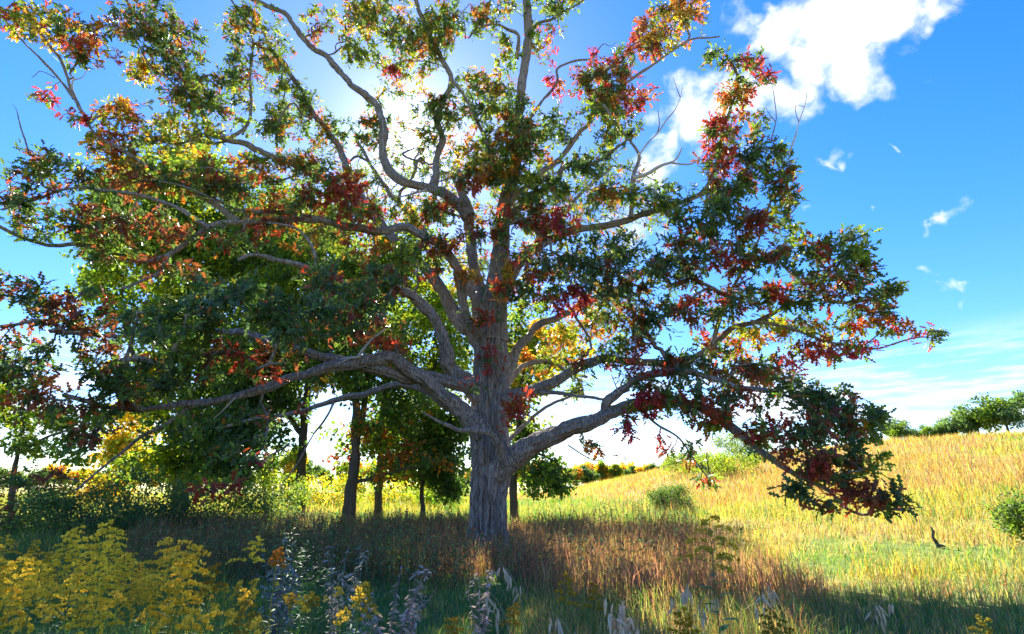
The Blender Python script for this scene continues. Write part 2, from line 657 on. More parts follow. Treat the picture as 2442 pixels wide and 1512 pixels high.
# ------------------------------------------------------------------ grass blades
def blades(N, rmin, rmax, az0, az1, seed, hscale=1.0, wscale=1.0):
    g = np.random.default_rng(seed)
    # tufts: several blades from one root
    nt = N // 5
    r = rmin * (rmax / rmin) ** g.random(nt)
    az = R(az0) + (R(az1) - R(az0)) * g.random(nt)
    tx, ty = r * np.sin(az), r * np.cos(az)
    W, hg = zone(tx, ty)
    cum = np.cumsum(W / W.sum(1, keepdims=True), 1)
    k = (g.random(nt)[:, None] > cum).sum(1).clip(0, 7)
    spread = 0.05 + 0.012 * r
    x = np.repeat(tx, 5) + g.normal(0, 1, nt * 5) * np.repeat(spread, 5)
    y = np.repeat(ty, 5) + g.normal(0, 1, nt * 5) * np.repeat(spread, 5)
    k = np.repeat(k, 5)
    hg = np.repeat(hg, 5)
    r = np.repeat(r, 5)
    n = len(x)
    # nothing grows inside the oak's foot
    keep = np.hypot(x - OAK[0], y - OAK[1]) > 0.62
    x, y, k, hg, r = x[keep], y[keep], k[keep], hg[keep], r[keep]
    n = len(x)
    z = H(x, y)
    h = hg * (0.35 + 0.75 * g.random(n)) * (0.6 + 0.8 * fbm(np.stack([x * 0.8, y * 0.8, x * 0 + 4], -1), 2)) * hscale
    w = (0.0022 + 0.0030 * g.random(n)) * np.maximum(1, r / 7.0) ** 0.8 * wscale
    th = g.random(n) * 2 * math.pi
    lean = (0.10 + 0.80 * g.random(n) ** 1.6) * h
    # flattened, wind-laid grass on the slope
    laid = (x > 5) & (r > 9) & (r < 22) & (g.random(n) < 0.4)
    lean = np.where(laid, h * (0.7 + 0.4 * g.random(n)), lean)
    th = np.where(laid, 0.5 + 0.5 * g.normal(0, 1, n), th)
    dx, dy = np.cos(th), np.sin(th)
    # width runs roughly across the view
    wa = g.normal(0, 0.7, n) + np.arctan2(x, y)
    wx, wy = np.cos(wa), -np.sin(wa)
    base = np.stack([x, y, z - 0.02], -1)
    up = np.stack([dx * lean * 0.32, dy * lean * 0.32, h * 0.58], -1)
    upt = np.stack([dx * lean, dy * lean, np.sqrt(np.maximum(h * h - lean * lean * 0.6, (0.3 * h) ** 2))], -1)
    wv = np.stack([wx * w, wy * w, 0 * w], -1)
    V = np.empty((n, 5, 3))
    V[:, 0] = base - wv
    V[:, 1] = base + wv
    V[:, 2] = base + up + wv * 0.8
    V[:, 3] = base + up - wv * 0.8
    V[:, 4] = base + upt
    i = np.arange(n)[:, None] * 5
    Fq = i + np.array([[0, 1, 2, 3]])
    Ft = i + np.array([[3, 2, 4]])
    c = PAL[k] * (0.72 + 0.56 * g.random((n, 1))) * (1 + 0.12 * g.normal(0, 1, (n, 3)))
    c = np.clip(c, 0.005, 0.75)
    C = np.repeat(c, 5, 0).reshape(n, 5, 3)
    return V.reshape(-1, 3), [Fq, Ft], C.reshape(-1, 3)


OAKP = P(1167, 1370, 14.0)
OAK = (OAKP[0], 14.0)
OAKZ = float(H(OAK[0], OAK[1]))

V, Fs, C = blades(300000, 2.2, 130.0, -62, 62, 3)
o = link('meadow_grass', mesh_np('meadow_grass', V, Fs, M_GRASS, C))
tag(o, 'tall dry yellow, rusty and green meadow grass covering the field', 'grass', kind='stuff')


# ------------------------------------------------------------------ leaves
HALF = np.array([(0, 0), (0.29, 0.19), (0.40, 0.055), (0.60, 0.285), (0.68, 0.075), (0.87, 0.17), (1.0, 0.0)])


def leaf_template(fold=0.22, droop=0.10):
    t, w = HALF[:, 0], HALF[:, 1]
    zc = -droop * t ** 2
    A = np.stack([t, w, zc + fold * w], -1)
    Bv = np.stack([t[1:-1], -w[1:-1] * 0.93, zc[1:-1] + fold * w[1:-1]], -1)
    V = np.vstack([A, Bv])
    f1 = np.array([[0, 6, 5, 4, 3, 2, 1]])
    f2 = np.array([[0, 7, 8, 9, 10, 11, 6]])
    return V, np.vstack([f1, f2])


LV, LF = leaf_template()
DIA_V = np.array([(0, 0, 0), (0.5, 0.33, 0.05), (1, 0, -0.08), (0.5, -0.33, 0.05)])
DIA_F = np.array([[0, 1, 2, 3]])


def leaf_frames(pos, direc, nrm, ln):
    X = norm(direc)
    Z = nrm - X * np.sum(nrm * X, -1, keepdims=True)
    Z = norm(Z)
    Yv = np.cross(Z, X)
    return X, Yv, Z


def leaf_mesh(pos, direc, nrm, ln, colr, TV, TF):
    X, Yv, Z = leaf_frames(pos, direc, nrm, ln)
    V = (pos[:, None] + ln[:, None, None] * (TV[None, :, 0:1] * X[:, None] + TV[None, :, 1:2] * Yv[:, None]
                                            + TV[None, :, 2:3] * Z[:, None]))
    n, m = len(pos), len(TV)
    Fq = (np.arange(n)[:, None, None] * m + TF[None]).reshape(-1, TF.shape[1])
    C = np.repeat(colr[:, None], m, 1)
    return V.reshape(-1, 3), Fq, C.reshape(-1, 3)


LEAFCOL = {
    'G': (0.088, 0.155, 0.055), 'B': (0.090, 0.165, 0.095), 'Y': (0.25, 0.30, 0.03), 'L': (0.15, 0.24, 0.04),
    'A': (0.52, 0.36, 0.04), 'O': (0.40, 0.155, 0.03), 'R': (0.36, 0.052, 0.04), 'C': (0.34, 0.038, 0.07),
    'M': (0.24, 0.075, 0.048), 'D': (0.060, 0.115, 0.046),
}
LK = list(LEAFCOL)
LARR = np.array([LEAFCOL[k] for k in LK])


# ------------------------------------------------------------------ skeletons
class Skel:
    def __init__(s, cap=90000):
        s.p = np.zeros((cap, 3))
        s.d = np.zeros((cap, 3))
        s.par = np.full(cap, -1)
        s.n = 0
        s.paths = []

    def add_path(s, pts, parent=-1, traced=False):
        idx = []
        d = norm(np.gradient(pts, axis=0)) if len(pts) > 1 else np.zeros_like(pts)
        for i, q in enumerate(pts):
            s.p[s.n] = q
            s.d[s.n] = d[i]
            s.par[s.n] = parent
            parent = s.n
            idx.append(s.n)
            s.n += 1
        return idx

    def connect(s, tips, g, maxlen=3.0, stepl=0.28, wob=0.10):
        """each tip is joined to the skeleton by a curved twig; returns (paths, tip directions)"""
        kd = KDTree(s.n)
        for k in range(s.n):
            kd.insert(s.p[k], k)
        kd.balance()
        d0 = np.array([kd.find(t)[2] for t in tips])
        order = np.argsort(d0)
        paths = []
        tdir = np.zeros_like(tips)
        s.tlen = np.zeros(len(tips))
        kd, nk = None, 0
        for step, ti in enumerate(order):
            t = tips[ti]
            if step % 250 == 0:
                kd = KDTree(s.n)
                for k in range(s.n):
                    kd.insert(s.p[k], k)
                kd.balance()
                nk = s.n
            cand = np.array([h[1] for h in kd.find_n(t, 30)] + list(range(nk, s.n)))
            v = t - s.p[cand]
            dist = np.sqrt((v * v).sum(1)) + 1e-6
            cs = (v * s.d[cand]).sum(1) / dist
            cost = dist * (1.35 - 0.45 * cs)
            bi = int(np.argmin(cost))
            b = int(cand[bi])
            q = s.p[b]
            L = dist[bi]
            m = max(3, int(L / stepl) + 2)
            c1 = q + s.d[b] * L * 0.35 + g.normal(0, wob, 3) * L
            c1[2] += 0.04 * L
            u = np.linspace(0, 1, m)[:, None]
            pts = (1 - u) ** 2 * q + 2 * u * (1 - u) * c1 + u ** 2 * t
            pts[1:-1] += g.normal(0, 0.035 * min(L, 1.0), (m - 2, 3))
            ids = s.add_path(pts[1:], parent=b)
            s.d[ids[0]] = norm(pts[1] - pts[0])
            paths.append((b, ids))
            tdir[ti] = norm(pts[-1] - pts[-2])
            s.tlen[ti] = min(L, np.linalg.norm(pts[-1] - pts[-2]) * 1.6)
        return paths, tdir

    def counts(s, tipnodes):
        c = np.zeros(s.n)
        c[tipnodes] = 1
        for i in range(s.n - 1, -1, -1):
            if s.par[i] >= 0:
                c[s.par[i]] += c[i]
        return c


def twig_mesh(sk, paths, cnt, r0, power, minsides=3, rmax=0.07):
    A = Acc()
    for b, ids in paths:
        idx = [b] + ids
        pts = sk.p[idx]
        r = np.minimum(r0 * np.maximum(cnt[idx], 1) ** power, rmax)
        r[0] = r[1]
        r[-1] *= 0.6
        n = 6 if r[0] > 0.02 else (4 if r[0] > 0.010 else 3)
        V, Fq, _ = tube(pts, r, n)
        A.add(V, Fq, (1, 1, 1))
    return A


# ------------------------------------------------------------------ the old oak
# limbs traced as (points, radius at start/end in picture units, distance from the eye at start/end, part name, dead)
LIMBS = [
    # (points), r0, r1, Y0, Y1
    ('S1', [(1160, 830), (1150, 720), (1132, 640), (1122, 560), (1117, 500), (1100, 450), (1092, 410)], 25, 9, 14.2, 14.9),
    ('UP1', [(1120, 520), (1071, 472), (1026, 450), (985, 440), (953, 425), (926, 398), (910, 362), (915, 312), (899, 253), (867, 226), (840, 203), (808, 170), (773, 131), (732, 104), (696, 54), (669, 27), (601, 0), (540, -60)], 14, 5, 14.6, 15.5),
    ('UP1b', [(1030, 455), (1037, 420), (1039, 384), (1053, 335), (1044, 289), (1053, 253), (1071, 213), (1075, 181), (1053, 136), (1026, 90), (1007, 45), (989, 0), (960, -70)], 10, 5, 14.9, 15.8),
    ('UPC', [(1200, 430), (1165, 360), (1139, 285), (1110, 230), (1085, 200), (1060, 150)], 7, 3, 14.2, 12.9),
    ('TOPL', [(1232, 140), (1234, 90), (1211, 72), (1179, 59), (1143, 66), (1116, 90)], 5.5, 2.5, 14.5, 13.6),
    ('TOPR', [(1256, 100), (1275, 59), (1315, 43), (1351, 23), (1387, 5), (1430, -40)], 5, 2.5, 14.5, 14.0),
    ('R1', [(1236, 330), (1262, 285), (1288, 244), (1324, 199), (1329, 167), (1369, 145), (1410, 140), (1428, 118)], 6, 2, 14.4, 15.4),
    ('R2a', [(1208, 520), (1288, 457), (1329, 434), (1347, 398), (1401, 393), (1432, 380), (1500, 330)], 9, 3, 14.4, 12.6),
    ('R2b', [(1215, 480), (1270, 430), (1315, 393), (1347, 362), (1369, 326), (1401, 298), (1410, 280), (1450, 240), (1505, 190), (1563, 154), (1608, 118), (1649, 95), (1717, 88)], 8.5, 2.2, 14.4, 14.6),
    ('R3', [(1190, 740), (1215, 660), (1247, 610), (1292, 583), (1347, 552), (1414, 540), (1482, 534), (1550, 511), (1618, 493), (1690, 440), (1715, 380), (1722, 310), (1745, 250), (1760, 190), (1740, 140)], 14, 3, 14.0, 12.2),
    ('SNAGR', [(1505, 520), (1507, 470), (1509, 425), (1523, 371), (1505, 339), (1478, 307), (1440, 250)], 6, 3, 12.9, 12.6),
    ('L1a', [(1150, 1030), (1098, 975), (1053, 934), (1008, 903), (962, 875), (931, 857), (870, 862), (800, 874), (724, 894), (678, 903), (633, 925), (565, 943), (497, 961), (407, 966), (317, 975), (235, 961), (150, 940)], 23, 5, 13.8, 9.2),
    ('L1b', [(1160, 960), (1098, 921), (1035, 898), (962, 893), (894, 880), (849, 862), (781, 853), (700, 830), (600, 800), (480, 790), (360, 800), (240, 800), (120, 790)], 19, 4, 13.9, 8.8),
    ('L2s', [(500, 961), (452, 972), (398, 1011), (339, 1038), (294, 1074), (226, 1129), (181, 1169)], 6, 2.5, 10.6, 9.8),
    ('L3', [(1150, 1010), (1062, 961), (1008, 930), (953, 916), (872, 934), (781, 957), (700, 985), (620, 1000), (520, 1020)], 15, 4, 14.2, 16.5),
    ('L3d', [(800, 952), (775, 1000), (746, 1038), (714, 1097), (678, 1147)], 3.5, 1.5, 15.6, 14.6),
    ('L4', [(1150, 940), (1107, 903), (1071, 875), (1057, 812), (1035, 758), (998, 717), (950, 690), (890, 688), (809, 672), (746, 645), (678, 627), (633, 613), (600, 608), (565, 620)], 22, 5, 14.1, 11.0),
    ('L4u', [(752, 648), (752, 610), (735, 570), (700, 540), (640, 530)], 5, 2.5, 11.4, 11.0),
    ('L5', [(1160, 830), (1125, 794), (1098, 776), (1071, 731), (1048, 690), (1017, 649), (950, 580), (880, 500), (828, 407), (805, 357), (778, 312), (742, 258), (719, 217), (690, 170), (640, 100), (610, 30)], 20, 3, 14.2, 16.2),
    ('U1', [(890, 512), (800, 450), (700, 395), (601, 353), (543, 335), (502, 317), (484, 280), (461, 235), (434, 181), (407, 140), (371, 104), (344, 63), (317, 23), (280, -40)], 10, 4, 15.2, 14.0),
    ('U1b', [(543, 335), (574, 312), (597, 271), (597, 181), (601, 100), (580, 30)], 5, 2.2, 14.7, 14.9),
    ('L6', [(1150, 800), (1116, 767), (1100, 700), (1089, 640), (1053, 583), (1008, 561), (962, 545), (908, 552), (849, 540), (781, 530), (678, 525), (588, 531), (511, 540), (452, 575), (400, 610), (330, 622), (244, 597), (190, 583), (113, 583), (45, 561), (-40, 520)], 13, 4, 13.8, 10.8),
    ('L6b', [(500, 545), (430, 500), (360, 470), (289, 457), (203, 448), (149, 452), (81, 479), (0, 500)], 6, 2.5, 11.8, 10.6),
    ('L6c', [(790, 531), (700, 510), (620, 505), (561, 497), (500, 470), (452, 452), (384, 434), (317, 434)], 6, 2.5, 12.6, 11.6),
    ('L6d', [(400, 610), (380, 650), (340, 670), (290, 690)], 6, 3, 11.5, 11.0),
    ('U3', [(570, 530), (480, 470), (380, 410), (300, 365), (231, 326), (199, 280), (172, 222), (149, 149), (113, 99), (90, 68), (60, 10)], 8, 3, 12.2, 11.6),
    ('U3b', [(178, 235), (140, 190), (113, 158), (68, 113), (23, 63), (0, 36), (-50, 0)], 4, 2, 11.8, 11.4),
    ('RL1', [(1175, 1130), (1220, 1092), (1256, 1065), (1301, 1043), (1369, 1020), (1414, 1002), (1455, 985), (1520, 965), (1600, 955), (1680, 970), (1744, 1011), (1780, 1047), (1825, 1083), (1875, 1115), (1960, 1165), (2015, 1212), (2060, 1226), (2101, 1213), (2150, 1215)], 26, 3.5, 13.8, 8.0),
    ('RL1u', [(1448, 995), (1451, 948), (1487, 916), (1523, 898), (1600, 880), (1680, 895), (1760, 925), (1840, 935), (1930, 960), (2010, 990), (2070, 1030)], 13, 3, 12.2, 9.2),
    ('RL1d', [(1520, 965), (1563, 1011), (1622, 1047), (1660, 1100), (1690, 1140)], 4.5, 1.6, 11.8, 11.0),
    ('RL2', [(1170, 985), (1215, 948), (1279, 934), (1347, 898), (1405, 866), (1470, 855), (1563, 862), (1644, 853), (1699, 821), (1744, 780), (1803, 767), (1880, 731), (1952, 713), (2015, 722), (2090, 715), (2150, 700)], 16, 4, 13.9, 10.2),
    ('RL2b', [(1790, 768), (1850, 775), (1900, 790), (1980, 815), (2079, 830), (2128, 821), (2196, 803), (2250, 812)], 5.5, 1.8, 11.0, 10.2),
    ('RL2c', [(1699, 821), (1720, 740), (1760, 660), (1800, 590), (1830, 510), (1850, 430)], 6, 2.5, 11.4, 10.6),
    ('RL2d', [(1900, 725), (1960, 670), (2010, 620), (2040, 570)], 4.5, 2, 10.6, 10.2),
    ('RL3', [(1190, 945), (1220, 903), (1247, 875), (1292, 860), (1324, 866), (1347, 884), (1400, 900)], 10, 4, 14.2, 16.5),
    ('RL4', [(1185, 960), (1215, 900), (1234, 839), (1261, 803), (1283, 767), (1324, 753), (1369, 735), (1440, 700), (1520, 660), (1600, 620), (1690, 560)], 14, 4, 14.1, 16.5),
    ('RL5', [(1180, 1080), (1211, 1052), (1270, 993), (1324, 961), (1390, 930)], 8, 3, 14.2, 15.8),
    ('RL6', [(1290, 935), (1330, 936), (1369, 943), (1414, 948), (1446, 952), (1500, 930)], 6, 3, 13.3, 11.8),
    ('F1', [(1205, 1105), (1188, 1072), (1166, 1040), (1134, 1025), (1089, 1020), (1053, 1011), (1010, 985)], 15, 3, 13.4, 11.6),
    ('BACK1', [(1175, 800), (1200, 700), (1260, 600), (1330, 520), (1400, 450), (1460, 400)], 12, 4, 14.3, 18.5),
    ('BACK2', [(1165, 780), (1120, 690), (1060, 600), (980, 520), (900, 420), (850, 330)], 12, 4, 14.3, 18.5),
]
DEAD = [
    ('D1', [(849, 860), (862, 840), (885, 812), (905, 795), (917, 785)], 5, 2.5, 12.2, 12.0),
    ('D2', [(860, 850), (836, 853), (814, 857), (800, 870), (796, 893)], 4.5, 1.6, 12.1, 12.0),
    ('D2b', [(836, 853), (805, 868), (770, 878)], 3, 1.4, 12.0, 11.9),
    ('D3', [(1509, 425), (1550, 412), (1580, 395), (1609, 384), (1622, 368), (1627, 353)], 6, 2.5, 12.7, 12.3),
    ('D3b', [(1600, 388), (1640, 392), (1660, 386)], 3, 1.5, 12.4, 12.3),
    ('D4', [(1523, 371), (1545, 340), (1568, 316), (1590, 285), (1609, 262), (1622, 232), (1627, 208)], 3.4, 1.0, 12.6, 12.3),
    ('D4b', [(1568, 316), (1572, 295), (1570, 262)], 2, 0.8, 12.5, 12.4),
    ('D4c', [(1622, 232), (1612, 205), (1605, 185)], 1.2, 0.6, 12.3, 12.2),
    ('D5', [(1880, 370), (1895, 330), (1905, 290), (1918, 255), (1925, 218)], 3.0, 0.8, 10.5, 10.3),
    ('D5b', [(1905, 290), (1898, 270), (1897, 250)], 1.4, 0.7, 10.4, 10.3),
    ('D5c', [(1918, 255), (1904, 250)], 1.0, 0.6, 10.4, 10.3),
    ('D6', [(1840, 330), (1850, 290), (1848, 250), (1842, 205)], 1.8, 0.6, 10.5, 10.4),
    ('D6b', [(1850, 290), (1835, 272), (1826, 255)], 1.2, 0.6, 10.4, 10.3),
    ('D7', [(1870, 515), (1890, 505), (1910, 480), (1932, 478)], 2.4, 0.7, 10.7, 10.5),
    ('D8', [(68, 365), (60, 335), (50, 305), (45, 285), (40, 262), (30, 248)], 2.6, 0.8, 10.8, 10.7),
    ('D9', [(176, 235), (172, 200), (178, 190), (195, 185), (212, 160)], 2.8, 1.0, 11.8, 11.6),
    ('D9b', [(130, 185), (112, 175), (95, 170), (85, 178), (75, 185)], 2.0, 0.8, 11.6, 11.5),
    ('D10', [(560, 948), (545, 965), (530, 980), (508, 1000)], 3.2, 1.0, 10.9, 10.7),
    ('D11', [(1018, 452), (985, 462), (955, 470), (938, 468), (934, 452), (945, 442)], 4.0, 1.6, 14.4, 14.0),
    ('D12', [(1083, 420), (1050, 432), (1020, 440), (985, 462)], 2.5, 1.6, 14.2, 14.1),
    ('D13', [(1425, 120), (1440, 105), (1455, 110), (1470, 100)], 1.8, 0.7, 15.3, 15.2),
    ('D14', [(1110, 92), (1108, 60), (1105, 30), (1118, 10)], 2.4, 1.0, 13.6, 13.5),
    ('D15', [(1500, 925), (1478, 935), (1466, 915), (1458, 895)], 4.0, 1.4, 11.9, 11.7),
    ('D16', [(690, 1060), (640, 1090), (600, 1130), (580, 1150)], 2.2, 0.8, 14.8, 14.6),
    ('D17', [(1355, 1062), (1390, 1085), (1420, 1098), (1450, 1090)], 2.0, 0.8, 12.6, 12.3),
    ('D18', [(380, 432), (440, 445), (500, 470), (540, 500), (580, 505)], 2.4, 1.2, 11.4, 11.2),
    ('D19', [(430, 410), (500, 400), (560, 420), (600, 440)], 2.2, 1.0, 11.3, 11.2),
]

